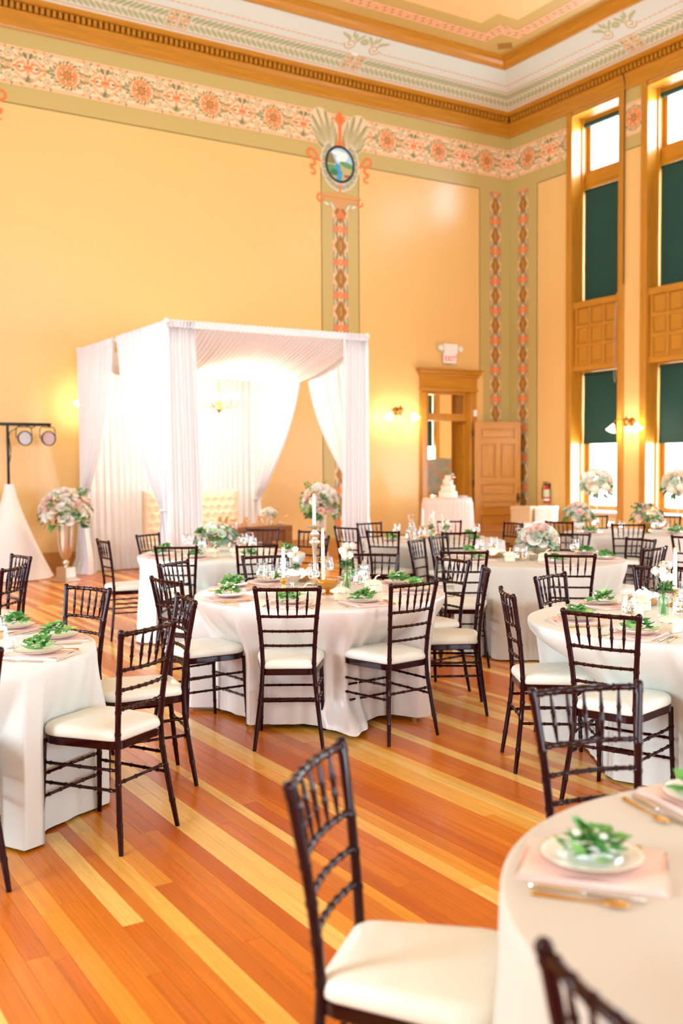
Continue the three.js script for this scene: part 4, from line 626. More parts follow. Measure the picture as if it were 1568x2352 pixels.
// a dome of blossoms with foliage round its lower edge
function bouquet([x, y, z], label, { R = 0.3, H = 0.3, n = 34, size = 0.05, mats, kinds = [0, 1], leaves = 26, leafMats, leafSize = 0.1, leafGeom = bigLeaf, sprigs = 0, low = -0.25, lean = 0 }) {
  const o = thing('flower_arrangement', label, 'flowers', [x, y, z], rr(0, 6.28));
  for (let k = 0; k < n; k++) {
    const f = 1 - (k + 0.5) / n * (1 - low), a = k * 2.39996 + rr(-0.2, 0.2), q = Math.sqrt(Math.max(0, 1 - f * f)), d = V(Math.cos(a) * q, f, Math.sin(a) * q), s = size * rr(0.8, 1.25), kind = kinds[k % kinds.length];
    const m = mesh(kind === 9 ? 'hydrangea' : 'rose', kind === 9 ? hydra : roseGeos[kind], mats[Math.floor(rnd() * mats.length)], o);
    m.position.set(d.x * R * rr(0.9, 1.04), H * 0.35 + d.y * H * rr(0.92, 1.04), d.z * R * rr(0.9, 1.04)); m.quaternion.setFromUnitVectors(UP3, V(d.x, d.y + 0.35, d.z).normalize()); m.scale.setScalar(s);
  }
  for (let k = 0; k < leaves; k++) {
    const a = k * 2.39996 + rr(-0.3, 0.3), f = lerp(low - 0.25, 0.8, (k % 7) / 7), q = Math.sqrt(Math.max(0, 1 - f * f)), d = V(Math.cos(a) * q, f, Math.sin(a) * q), m = mesh('leaf', leafGeom, leafMats[k % leafMats.length], o);
    m.position.set(d.x * R * 0.9, H * 0.35 + d.y * H * 0.9, d.z * R * 0.9); m.quaternion.setFromUnitVectors(V(0, 0, 1), V(d.x, d.y * 0.6 - 0.28 + rr(-0.3, 0.2), d.z).normalize()); m.rotateZ(rr(-0.9, 0.9)); m.scale.setScalar(leafSize * rr(0.75, 1.3));
  }
  for (let k = 0; k < sprigs; k++) {
    const a = rr(0, 6.28), e = V(Math.cos(a) * R * rr(0.5, 1.1), H * rr(1.2, 1.6), Math.sin(a) * R * rr(0.5, 1.1)), g = group('tmp'); scene.remove(g); used.tmp = -1;
    const parts = [plainRod([[0, 0, 0], [e.x * 0.5, e.y * 0.6, e.z * 0.5], [e.x, e.y, e.z]], 0.003, 4, 6)]; for (let i = 0; i < 7; i++) parts.push(new THREE.SphereGeometry(0.012, 5, 4).translate(e.x * (0.75 + 0.05 * i) + rr(-0.03, 0.03), e.y * (0.8 + 0.035 * i), e.z * (0.75 + 0.05 * i) + rr(-0.03, 0.03))); mesh('sprig', merge(parts), leafMats[0], o);
  }
  const st = []; for (let k = 0; k < 7; k++) { const a = k * 0.9; st.push(plainRod([[Math.cos(a) * 0.012, -0.12 * Math.min(1, R / 0.15), Math.sin(a) * 0.012], [Math.cos(a) * R * 0.15, 0, Math.sin(a) * R * 0.15], [Math.cos(a) * R * 0.6, H * 0.6, Math.sin(a) * R * 0.6]], 0.004, 4, 5)); }
  mesh('stems', merge(st), M.stem, o); return o;
}
const WHITES = [M.roseWhite, M.roseWhite, M.roseCream, M.roseWhite, M.rosePink];
// bud vases: glass cylinder with rose stems
function budVase(t, p, h, roses, desc, flowerDesc) {
  p = spot(t, p, 0.05); const g = group('bud_vase'); mesh('glass', lathe([[0.001, 0.002], [0.030, 0.002], [0.031, 0.01], [0.030, h], [0.0285, h], [0.028, 0.012], [0.001, 0.012]], 16), M.glass, g); mesh('water', lathe([[0.001, 0.013], [0.027, 0.013], [0.027, h * 0.75], [0.001, h * 0.75]], 14), M.greenWater, g); put(g, t, p); lay(t, 'bv', g, desc, 'vase', 'bud vases');
  const f = thing('rose_stems', flowerDesc, 'flowers', [TABLES[t].c[0] + p[0], TOP + 0.001, TABLES[t].c[1] + p[1]]);
  for (let k = 0; k < roses; k++) {
    const a = k * 2.4 + 0.6, d = 0.05 * Math.sqrt((k + 0.4) / roses), e = [Math.cos(a) * d, h + 0.055 + 0.03 * ((k * 7) % 3), Math.sin(a) * d];
    mesh('stem', plainRod([[Math.cos(a + 3) * 0.014, 0.02, Math.sin(a + 3) * 0.014], [0.2 * e[0], h * 0.8, 0.2 * e[2]], e], 0.0032, 5, 8), M.stem, f);
    const m = mesh('rose', roseGeos[2], [M.roseWhite, M.roseCream, M.rosePink][k % 3 === 2 ? (k % 2 ? 2 : 1) : k % 2], f); m.position.set(...e); m.scale.setScalar(0.034); m.rotation.set(rr(-0.6, 0.6), 0, rr(-0.6, 0.6));
    for (let i = 0; i < 3; i++) { const l = mesh('leaf', bigLeaf, i % 2 ? M.foliage : M.foliageDark, f); l.position.set(e[0] * 0.5, h + 0.002 + 0.012 * i, e[2] * 0.5); l.scale.setScalar(rr(0.045, 0.07)); l.rotation.set(rr(-0.6, 0.4), rr(0, 6.28), 0); }
  }
  return f;
}
budVase('T3', [0.06, -0.48], 0.11, 3, 'glass bud vase on', 'white rosebuds in the bud vase behind the candles, satin centre table');
budVase('T3', [0.196, 0.023], 0.165, 7, 'glass bud vase on', 'white and blush rosebuds in the tall bud vase, satin centre table');
budVase('T4', [-0.003, -0.102], 0.15, 7, 'tall glass bud vase on', 'white rosebuds with green leaves in the vase at the right edge');
budVase('T7', [0.02, -0.05], 0.13, 4, 'glass bud vase on', 'pale buds in the left bud vase on the cake-side table'); budVase('T7', [0.13, 0.06], 0.13, 4, 'glass bud vase on', 'pale buds in the right bud vase on the cake-side table');
// favour boxes: small scalloped bakery boxes
const favourProto = (() => { const g = new THREE.Group(); g.name = 'favour_box'; const s = [rbox(-0.042, 0, -0.042, 0.042, 0.05, 0.042, 0.004)]; mesh('box', merge(s), M.favor, g);
  mesh('lid', grid(24, 6, (u, v) => { const a = u * 6.283, k = 1 - v, r = (0.052 + 0.008 * Math.abs(Math.sin(a * 4))) * Math.sqrt(Math.max(0.0001, 1 - (1 - k) ** 2)); return [Math.cos(a) * r, 0.05 + 0.032 * v + 0.004 * Math.sin(a * 8) * k, Math.sin(a) * r]; }), M.favor, g);
  mesh('handle', plainRod([[0.01, 0.075, 0], [0.025, 0.10, 0.005], [0.05, 0.108, 0.01]], 0.005, 6, 8), M.favor, g); return g; })();
const FAV = { T3: [[-0.088, 0.40], [0.299, 0.182], [-0.32, 0.30]], T4: [[-0.40, 0.22], [0.102, -0.353]], T5: [[-0.33, 0.06], [-0.16, 0.30]], T6: [[-0.30, 0.30], [-0.02, 0.34]], T8: [[0.2, 0.45]] };
for (const [t, l] of Object.entries(FAV)) for (const p of l) { const g = favourProto.clone(); g.name = numbered('favour_box'); scene.add(g); put(g, t, spot(t, p, 0.07)).rotation.y = rr(-0.6, 1.2); lay(t, 'fv', g, 'small cream scalloped favour box on', 'box', 'favour boxes'); }
// votives
for (const [t, p] of [['T3', [0.196, 0.33]], ['T2', [0.369, 0.173]], ['T4', [-0.072, -0.209]], ['T5', [-0.118, 0.12]]]) { const g = group('votive_candle'); mesh('holder', lathe([[0.001, 0.002], [0.026, 0.002], [0.03, 0.055], [0.0285, 0.055], [0.025, 0.006], [0.001, 0.006]], 14), t === 'T5' ? M.mercury : M.glass, g); mesh('wax', lathe([[0.001, 0.007], [0.023, 0.007], [0.023, 0.034], [0.001, 0.036]], 12), M.candle, g); put(g, t, spot(t, p, 0.034)); lay(t, 'vt', g, 'small votive candle on', 'candle', 'votive candles'); }
// bread baskets with white cloth
for (const [t, p, w] of [['T3', [0.27, -0.60], 1], ['T4', [0.30, -0.39], 1], ['T5', [-0.2, -0.33], 1]]) {
  const g = group('bread_basket'); mesh('basket', lathe([[0.001, 0.004], [0.07, 0.004], [0.095, 0.05], [0.092, 0.05], [0.068, 0.01], [0.001, 0.01]], 20), M.goldWood, g);
  mesh('napkin', grid(20, 12, (u, v) => { const a = u * 6.283, r = 0.12 * v, k = 0.5 + 0.5 * Math.sin(a * 3 + 1); return [Math.cos(a) * r * 1.1, 0.075 - 0.03 * v * v + 0.02 * Math.sin(a * 4 + v * 5) * v + 0.018 * k * Math.sin(v * 6), Math.sin(a) * r * 0.8]; }), M.whiteCloth, g); put(g, t, spot(t, p, 0.12)).rotation.y = 0.6; lay(t, 'bb', g, 'bread basket heaped with white napkin on', 'basket', 'bread baskets');
}
// carafes
const carafeProto = (() => { const g = new THREE.Group(); g.name = 'water_carafe'; mesh('glass', lathe([[0.001, 0.003], [0.05, 0.003], [0.062, 0.03], [0.066, 0.09], [0.05, 0.15], [0.027, 0.2], [0.026, 0.23], [0.04, 0.275]], 22), M.glass, g); mesh('water', lathe([[0.001, 0.005], [0.048, 0.005], [0.06, 0.03], [0.064, 0.09], [0.052, 0.14], [0.001, 0.14]], 18), M.water, g); mesh('rim', new THREE.TorusGeometry(0.04, 0.002, 5, 22).rotateX(Math.PI / 2).translate(0, 0.275, 0), M.silver, g); return g; })();
for (const [t, p] of [['T5', [-0.17, 0.06]], ['T6', [0.33, -0.40]], ['T7', [-0.138, -0.22]]]) { const g = carafeProto.clone(); g.name = numbered('water_carafe'); scene.add(g); put(g, t, spot(t, p, 0.07)); lay(t, 'cf', g, 'curved glass water carafe on', 'carafe', 'water carafes'); }
// table centrepieces
const bowlV = (t, p, r, h, mat, label) => { const g = group('footed_bowl'); mesh('bowl', lathe([[0.001, h * 0.35], [r * 0.55, h * 0.42], [r * 0.95, h * 0.8], [r, h], [r * 0.96, h], [r * 0.85, h * 0.8], [0.001, h * 0.5]], 22), mat, g); mesh('foot', lathe([[0.001, 0], [r * 0.55, 0], [r * 0.5, h * 0.08], [r * 0.18, h * 0.16], [r * 0.2, h * 0.36], [0.001, h * 0.36]], 18), mat, g); put(g, t, p); tag(g, label, 'bowl'); return g; };
const ctr = (t, [dx, dz], y) => [TABLES[t].c[0] + dx, TOP + y, TABLES[t].c[1] + dz];
bowlV('T3', [-0.04, -0.30], 0.06, 0.09, M.silver, 'silver footed sugar bowl with folded white cloth, satin centre table');
tag(put(mesh('folded_cloth', grid(16, 8, (u, v) => { const a = u * 6.283, r = 0.055 * (1 - v * v * 0.98); return [Math.cos(a) * r, 0.04 * v + 0.008 * Math.sin(a * 3 + v * 3), Math.sin(a) * r]; }), M.whiteCloth), 'T3', [-0.04, -0.30], TOP + 0.088), 'rolled white cloth sitting in the silver sugar bowl', 'napkin');
bowlV('T3', [-0.011, 0.115], 0.075, 0.085, M.gold, 'gold filigree footed bowl in the middle of the satin table');
bowlV('T5', [0.06, 0.0], 0.08, 0.10, M.mercury, 'mercury-glass bowl holding the pink rose centrepiece');
bouquet(ctr('T5', [0.06, 0.0], 0.12), 'domed centrepiece of pink and cream roses with eucalyptus skirt', { R: 0.135, H: 0.125, n: 26, size: 0.042, mats: [M.rosePink, M.roseCream, M.roseWhite, M.roseGreen], leaves: 60, leafMats: [M.eucalyptus], leafSize: 0.075, leafGeom: roundLeaf, low: -0.1 });
bowlV('T6', [0.09, -0.34], 0.08, 0.10, M.mercury, 'silver footed bowl holding the eucalyptus centrepiece');
bouquet(ctr('T6', [0.09, -0.34], 0.11), 'loose pale rose and eucalyptus centrepiece before the canopy', { R: 0.16, H: 0.12, n: 22, size: 0.032, mats: [M.roseWhite, M.roseCream, M.roseGreen], leaves: 70, leafMats: [M.eucalyptus, M.eucalyptus, M.foliage], leafSize: 0.085, leafGeom: roundLeaf, low: -0.1 });
bowlV('T8', [-0.42, -0.42], 0.07, 0.12, M.china, 'white vase holding the peach bouquet by the windows');
bouquet(ctr('T8', [-0.42, -0.42], 0.14), 'peach and green bouquet left of the windows, low white vase', { R: 0.14, H: 0.16, n: 24, size: 0.036, mats: [M.rosePink, M.rosePink, M.roseCream, M.roseWhite], leaves: 40, leafMats: [M.foliage, M.eucalyptus], leafSize: 0.09, low: 0.0 });
bowlV('T8', [0.14, 0.16], 0.10, 0.13, M.gold, 'gold footed compote holding roses on the far window table');
bouquet(ctr('T8', [0.14, 0.16], 0.13), 'sprawling cream rose and dark leaf arrangement in the gold compote', { R: 0.17, H: 0.15, n: 20, size: 0.032, mats: [M.roseCream, M.rosePink, M.roseCream], leaves: 50, leafMats: [M.foliageDark, M.foliage], leafSize: 0.075, sprigs: 5, low: 0.0 });
for (const [p, side] of [[[-0.24, -0.29], 'against the first window pane'], [[0.36, 0.44], 'cut by the right edge, second window']]) {
  const g = group('tall_flower_stand'); mesh('stand', lathe([[0.001, 0], [0.07, 0], [0.066, 0.012], [0.018, 0.03], [0.013, 0.1], [0.013, 0.42], [0.03, 0.47], [0.075, 0.50], [0.073, 0.505], [0.001, 0.49]], 20), M.glass, g); put(g, 'T8', p); tag(g, 'slim clear glass flower stand ' + side, 'stand', 'tall glass flower stands');
  bouquet(ctr('T8', p, 0.53), 'tall white hydrangea and rose ball ' + side, { R: 0.17, H: 0.16, n: 24, size: 0.048, mats: [M.roseWhite, M.roseCream, M.roseGreen], kinds: [9, 0, 1], leaves: 26, leafMats: [M.foliageDark, M.foliage], leafSize: 0.08, low: -0.5 });
}
const GLASSES = {
  T1: [], T2: [[0.342, 0.345], [0.22, -0.1]], T3: [[-0.233, -0.439], [0.078, -0.55], [-0.217, -0.307], [0.332, -0.50], [0.084, -0.184], [0.148, 0.291], [0.313, 0.098]], T4: [[-0.43, 0.045], [0.25, -0.16], [-0.18, 0.157], [0.05, 0.3]],
  T5: [[-0.1, -0.45], [0.40, -0.14], [0.5, -0.3], [-0.38, -0.28], [0.3, 0.2]], T6: [[-0.116, -0.45], [-0.30, -0.45], [0.333, -0.201], [0.45, -0.3], [-0.25, 0.1], [0.15, 0.35]], T7: [[-0.206, -0.40], [0.072, -0.5], [0.45, -0.304], [0.5, 0.15], [-0.3, 0.2]], T8: [[-0.1, -0.45], [-0.2, -0.1], [0.3, 0.25], [-0.35, 0.2], [0.45, -0.1], [0.05, 0.35]],
};
for (const [t, l] of Object.entries(GLASSES)) for (const p of l) { const g = gobletProto.clone(); g.name = numbered('water_goblet'); scene.add(g); put(g, t, spot(t, p, 0.042)).rotation.y = rr(0, 6); lay(t, 'gl', g, 'clear stemmed water goblet on', 'glass', 'water goblets'); }
// labels for everything laid on the tables, counted from left to right in each kind
for (const { t, desc, category, group: gr, list } of Object.values(byTable)) { list.sort((a, b) => imageX(a.position) - imageX(b.position)); list.forEach((o, i) => tag(o, desc + ' ' + TABLES[t].nick + place(i, list.length), category, gr)); }
// ------------------------------------------------------------------ draped canopy
const CX0 = 4.72, CX1 = 7.63, CZ0 = -14.93, CZ1 = -11.5, CH = 3.33;
{
  const o = thing('draped_canopy', 'white draped wedding canopy with tied-back sheer curtains before the wall', 'canopy', [0, 0, 0]);
  for (const x of [CX0, CX1]) for (const z of [CZ0, CZ1]) mesh('pole', merge([plainRod([[x, 0, z], [x, CH + 0.02, z]], 0.024, 10, 2), new THREE.SphereGeometry(0.04, 10, 8).translate(x, CH + 0.03, z), new THREE.CylinderGeometry(0.2, 0.2, 0.012, 20).translate(x, 0.006, z)]), M.whitePlastic, o);
  for (const [a, b] of [[[CX0, CZ0], [CX1, CZ0]], [[CX0, CZ1], [CX1, CZ1]], [[CX0, CZ0], [CX0, CZ1]], [[CX1, CZ0], [CX1, CZ1]]]) mesh('crossbar', plainRod([[a[0], CH, a[1]], [b[0], CH, b[1]]], 0.02, 8, 2), M.whitePlastic, o);
  // one curtain: top line A-B, optional tie-back, folds; y runs down from the rod
  const curtain = (name, A, B, { folds = 14, amp = 0.025, tie, foot, flare = 0.03, mat = M.drape, ph = 0, nu = 110, puddle = 0.05 }) => {
    const dx = B[0] - A[0], dz = B[1] - A[1], L = Math.hypot(dx, dz), e = [dx / L, dz / L], n = [-e[1], e[0]];
    return mesh(name, grid(nu, 34, (u, v) => {
      const y = lerp(CH + 0.035, 0.012, v), s = u * L; let along, a = amp * (0.55 + 0.45 * smooth(0, 0.2, v)), out = 0;
      if (tie) {
        const yt = tie.y, w = tie.w, c = tie.at;
        if (y > yt) { const g = Math.pow(Math.max(0, (CH - y) / (CH - yt)), 1.9); along = lerp(s, c + (u - 0.5) * w, clamp(g, 0, 1)); a *= lerp(1, 1.2, g); }
        else { const g = smooth(0, 1, (yt - y) / yt); along = lerp(c + (u - 0.5) * w, foot[0] + u * (foot[1] - foot[0]), Math.pow(g, 0.8)); a *= 1 + 0.7 * g; }
      } else along = s * (1 + flare * v) - flare * v * (e[0] + e[1] > 0 ? 0 : 0);
      const bott = smooth(0.94, 1, v); out = a * Math.sin(u * folds * 6.283 + ph + 1.6 * Math.sin(v * 2 + u * 7) + 1.1 * Math.sin(u * 23 + ph)) + 0.35 * a * Math.sin(u * folds * 13.1 + 2 * ph) + puddle * bott * (0.6 + 0.4 * Math.sin(u * 17 + ph)) * 0.8 + 0.03 * Math.exp(-v * 26) * Math.sin(u * folds * 19);
      return [A[0] + e[0] * along + n[0] * out, y, A[1] + e[1] * along + n[1] * out];
    }), mat, o);
  };
  curtain('front_curtain', [CX0 - 0.02, CZ1 + 0.01], [CX0 + 0.36, CZ1 + 0.01], { folds: 9, amp: 0.013, flare: 0.28, ph: 0.4 });
  curtain('front_curtain', [CX1 + 0.02, CZ1 + 0.01], [CX1 - 0.36, CZ1 + 0.01], { folds: 9, amp: 0.013, flare: 0.2, ph: 1.4 });
  const side = (x, z0, z1, ph) => curtain('side_curtain', [x, z0], [x, z1], { folds: 11, tie: { y: 1.06, w: 0.10, at: 0.10 }, foot: [-0.22, 0.50], ph, amp: 0.024, puddle: 0.10 });
  side(CX0 - 0.02, CZ1, CZ1 - 1.68, 0.3); side(CX0 - 0.02, CZ0, CZ0 + 1.62, 1.1); side(CX1 + 0.02, CZ1, CZ1 - 1.68, 2.2); side(CX1 + 0.02, CZ0, CZ0 + 1.62, 0.8);
  for (const [x, z, s] of [[CX0 - 0.02, CZ1 - 0.10, 1], [CX0 - 0.02, CZ0 + 0.10, 1], [CX1 + 0.02, CZ1 - 0.10, 1], [CX1 + 0.02, CZ0 + 0.10, 1]]) mesh('tieback', new THREE.TorusGeometry(0.062, 0.014, 7, 20).rotateX(Math.PI / 2).translate(x, 1.06, z), M.drape, o);
  curtain('back_curtain', [CX0, CZ0 - 0.03], [CX1, CZ0 - 0.03], { folds: 30, nu: 300, flare: 0, mat: M.drape, amp: 0.013 });
  // roof cloth: fixed to front and back bars, sagging between, gathered towards its sides
  mesh('roof_drape', grid(150, 26, (u, v) => {
    const k = Math.sin(v * Math.PI), pull = 1 - 0.12 * k, x = lerp(CX0, CX1, 0.5) + (u - 0.5) * (CX1 - CX0 - 0.1) * pull;
    return [x, CH + 0.02 - 0.50 * Math.pow(k, 0.9) * (0.85 + 0.3 * Math.abs(u - 0.5)) - 0.012 + 0.016 * Math.sin(u * 40 * 6.283) * (0.4 + 0.6 * k), lerp(CZ1, CZ0, v)];
  }), M.drape, o);
  for (const z of [CZ1]) mesh('heading_ruffle', grid(260, 4, (u, v) => [lerp(CX0, CX1, u), CH + 0.05 - 0.09 * v + 0.006 * Math.sin(u * 310), z + 0.03 + 0.008 * Math.sin(u * 400 + v * 2)]), M.drape, o);
  // chandelier under the roof cloth
  const c = thing('chandelier', 'gold and crystal chandelier glowing inside the white canopy', 'chandelier', [6.2, 2.42, -13.2]);
  mesh('finial', lathe([[0.001, -0.06], [0.012, -0.05], [0.02, -0.03], [0.045, -0.01], [0.05, 0.01], [0.02, 0.03], [0.015, 0.06], [0.03, 0.1], [0.012, 0.14], [0.012, 0.36], [0.02, 0.38]], 14), M.gold, c);
  mesh('hanger', plainRod([[0, 0.36, 0], [0, 0.9, 0]], 0.006, 5, 2), M.gold, c);
  for (let k = 0; k < 6; k++) {
    const a = k / 6 * 6.283 + 0.3, C = Math.cos(a), S = Math.sin(a); const arm = mesh('arm', plainRod([[C * 0.02, 0.1, S * 0.02], [C * 0.14, 0.02, S * 0.14], [C * 0.27, 0.06, S * 0.27], [C * 0.28, 0.14, S * 0.28]], 0.006, 6, 12), M.gold, c);
    mesh('bulb', lathe([[0.012, 0], [0.02, 0.03], [0.014, 0.07], [0.001, 0.10]], 10).translate(C * 0.28, 0.15, S * 0.28), M.bulb, arm);
    const drops = []; for (let i = 0; i < 5; i++) drops.push(new THREE.OctahedronGeometry(0.014, 0).scale(1, 1.6, 1).translate(C * (0.1 + 0.045 * i), 0.0 - 0.02 * Math.sin(i), S * (0.1 + 0.045 * i))); mesh('crystal_drops', merge(drops), M.glass, arm);
    const l = new THREE.PointLight(BULB, 2.4); l.name = 'chandelier_lamp'; l.position.set(6.2 + C * 0.28, 2.42 + 0.2, -13.2 + S * 0.28); l.castShadow = true; l.shadow.radius = 1; scene.add(l);
  }
}
// ------------------------------------------------------------------ sweetheart table group under the canopy
{
  const t = thing('sweetheart_table', 'brown wooden head table under the canopy', 'table', [6.15, 0, -12.62]);
  mesh('tabletop', metric(rbox(-0.72, 0.70, -0.36, 0.72, 0.765, 0.36, 0.008), true), M.walnut, t);
  mesh('apron', metric(merge([box(-0.62, 0.55, -0.31, 0.62, 0.70, -0.28), box(-0.62, 0.55, 0.28, 0.62, 0.70, 0.31)]), true), M.walnut, t);
  for (const x of [-0.665, 0.665]) for (const z of [-0.3, 0.3]) mesh('leg', metric(rbox(x - 0.055, 0, z - 0.055, x + 0.055, 0.70, z + 0.055, 0.006)), M.walnut, t);
  const f = await new FontLoader().loadAsync('fonts/droid/droid_serif_bold.typeface.json');
  const word = (s, x, size, label) => { const g = new TextGeometry(s, { font: f, size, depth: 0.018, curveSegments: 5 }); g.computeBoundingBox(); const b = g.boundingBox; g.translate(-b.min.x, -b.min.y, 0); const p = g.attributes.position; for (let i = 0; i < p.count; i++) p.setX(i, p.getX(i) + 0.28 * p.getY(i)); g.computeVertexNormals(); const m = mesh('wooden_word', g, M.goldWood); m.position.set(x, 0.766, -12.36); tag(m, label, 'sign'); };
  word('Mr', 5.72, 0.15, 'gold wooden word reading Mr on the head table'); word('&', 6.10, 0.13, 'gold wooden ampersand between the words on the head table'); word('Mrs', 6.32, 0.14, 'gold wooden word reading Mrs on the head table');
  const v = thing('white_vase', 'small white vase on the head table', 'vase', [6.62, 0.765, -12.5]); mesh('body', lathe([[0.001, 0], [0.045, 0], [0.05, 0.03], [0.042, 0.09], [0.048, 0.12], [0.045, 0.12], [0.038, 0.09], [0.001, 0.02]], 18), M.china, v);
  bouquet([6.62, 0.875, -12.5], 'small round cream rose posy on the head table', { R: 0.09, H: 0.085, n: 16, size: 0.034, mats: [M.roseCream, M.roseWhite], leaves: 14, leafMats: [M.foliage], leafSize: 0.06, low: -0.2 });
  const h = thing('salad_servers', 'slanted gold utensils standing right of the Mrs sign', 'cutlery', [6.8, 0.766, -12.5]); mesh('spoon', plainRod([[0, 0, 0], [0.05, 0.06, 0], [0.12, 0.13, 0]], 0.008, 6, 6), M.gold, h); mesh('spoon', plainRod([[-0.02, 0, 0.02], [0.02, 0.05, 0.02], [0.08, 0.12, 0.02]], 0.008, 6, 6), M.gold, h); mesh('bowl', lathe([[0.001, 0], [0.04, 0], [0.055, 0.03], [0.05, 0.03], [0.001, 0.006]], 14), M.china, h);
  // tufted settee
  const s = thing('tufted_settee', 'cream button-tufted high-backed settee under the canopy', 'settee', [6.17, 0, -13.98]);
  const W = 1.54, y0 = 0.42, y1 = 1.24, nx = 12, ny = 7;
  const tuft = (x, y) => { const gx = (x + W / 2) / W * nx, gy = (y - y0) / (y1 - y0) * ny; let d = 9; for (let j = Math.floor(gy) - 1; j <= gy + 1; j++) for (let i = Math.floor(gx) - 1; i <= gx + 1; i++) { const ox = i + (Math.abs(j) % 2 ? 0.5 : 0); d = Math.min(d, Math.hypot(gx - ox - 0.25, gy - j - 0.5)); } return 0.022 * smooth(0, 0.7, d); };
  const bk = mesh('back', merge([grid(132, 72, (u, v) => { const x = lerp(-W / 2, W / 2, u), y = lerp(y0, y1, v), edge = Math.min(1, 12 * u, 12 * (1 - u), 12 * (1 - v)); return [x, y, -0.14 + (0.06 + tuft(x, y)) * Math.sqrt(edge)]; }), box(-W / 2, 0.25, -0.24, W / 2, y1, -0.139)]), M.tufted, s);
  const gb = new THREE.SphereGeometry(0.014, 8, 6).scale(1, 1, 0.6); for (let j = 0; j < ny; j++) for (let i = 0; i < nx; i++) { const x = -W / 2 + (i + 0.25 + (j % 2 ? 0.5 : 0)) / nx * W, y = y0 + (j + 0.5) / ny * (y1 - y0); if (x < W / 2 - 0.04) { const m = mesh('button', gb, M.tufted, bk); m.position.set(x, y, -0.072); } }
  mesh('seat', rbox(-W / 2, 0.26, -0.14, W / 2, 0.48, 0.46, 0.05), M.tufted, s);
  for (const x of [-0.7, 0.7]) for (const z of [-0.18, 0.4]) mesh('leg', lathe([[0.001, 0], [0.016, 0], [0.026, 0.25], [0.026, 0.27]], 10).translate(x, 0, z), M.walnut, s);
}
// ------------------------------------------------------------------ pedestal vases with tall arrangements
for (const [x, z, R, side, fs] of [[4.16, -13.93, 0.33, 'left of', 1], [8.29, -13.88, 0.28, 'right of', 1]]) {
  const v = thing('pedestal_vase', 'tall silver trumpet vase on a square foot, ' + side + ' the canopy', 'vase', [x, 0, z], 0.5);
  mesh('foot', merge([rbox(-0.14, 0, -0.14, 0.14, 0.03, 0.14, 0.008), rbox(-0.115, 0.03, -0.115, 0.115, 0.05, 0.115, 0.006), rbox(-0.095, 0.05, -0.095, 0.095, 0.20, 0.095, 0.006)]), M.mercury, v);
  mesh('knop', lathe([[0.03, 0.2], [0.02, 0.215], [0.028, 0.23], [0.045, 0.25], [0.045, 0.275], [0.025, 0.29], [0.03, 0.30]], 18), M.silver, v);
  mesh('cup', lathe([[0.02, 0.295], [0.05, 0.32], [0.085, 0.40], [0.105, 0.52], [0.112, 0.66], [0.12, 0.78], [0.125, 0.80], [0.119, 0.80], [0.106, 0.66], [0.098, 0.52], [0.07, 0.40], [0.001, 0.35]], 28), M.mercury, v);
  bouquet([x, 0.86, z], 'large white and blush rose arrangement with green leaves ' + side + ' the canopy', { R, H: 0.31, n: 110, size: 0.047, mats: [M.roseWhite, M.roseWhite, M.roseCream, M.roseWhite, M.roseWhite, M.roseCream, M.roseWhite, M.rosePink], kinds: [0, 1, 0], leaves: 110, leafMats: [M.foliage, M.foliageDark, M.foliage], leafSize: 0.105, sprigs: 9, low: -0.35 });
}
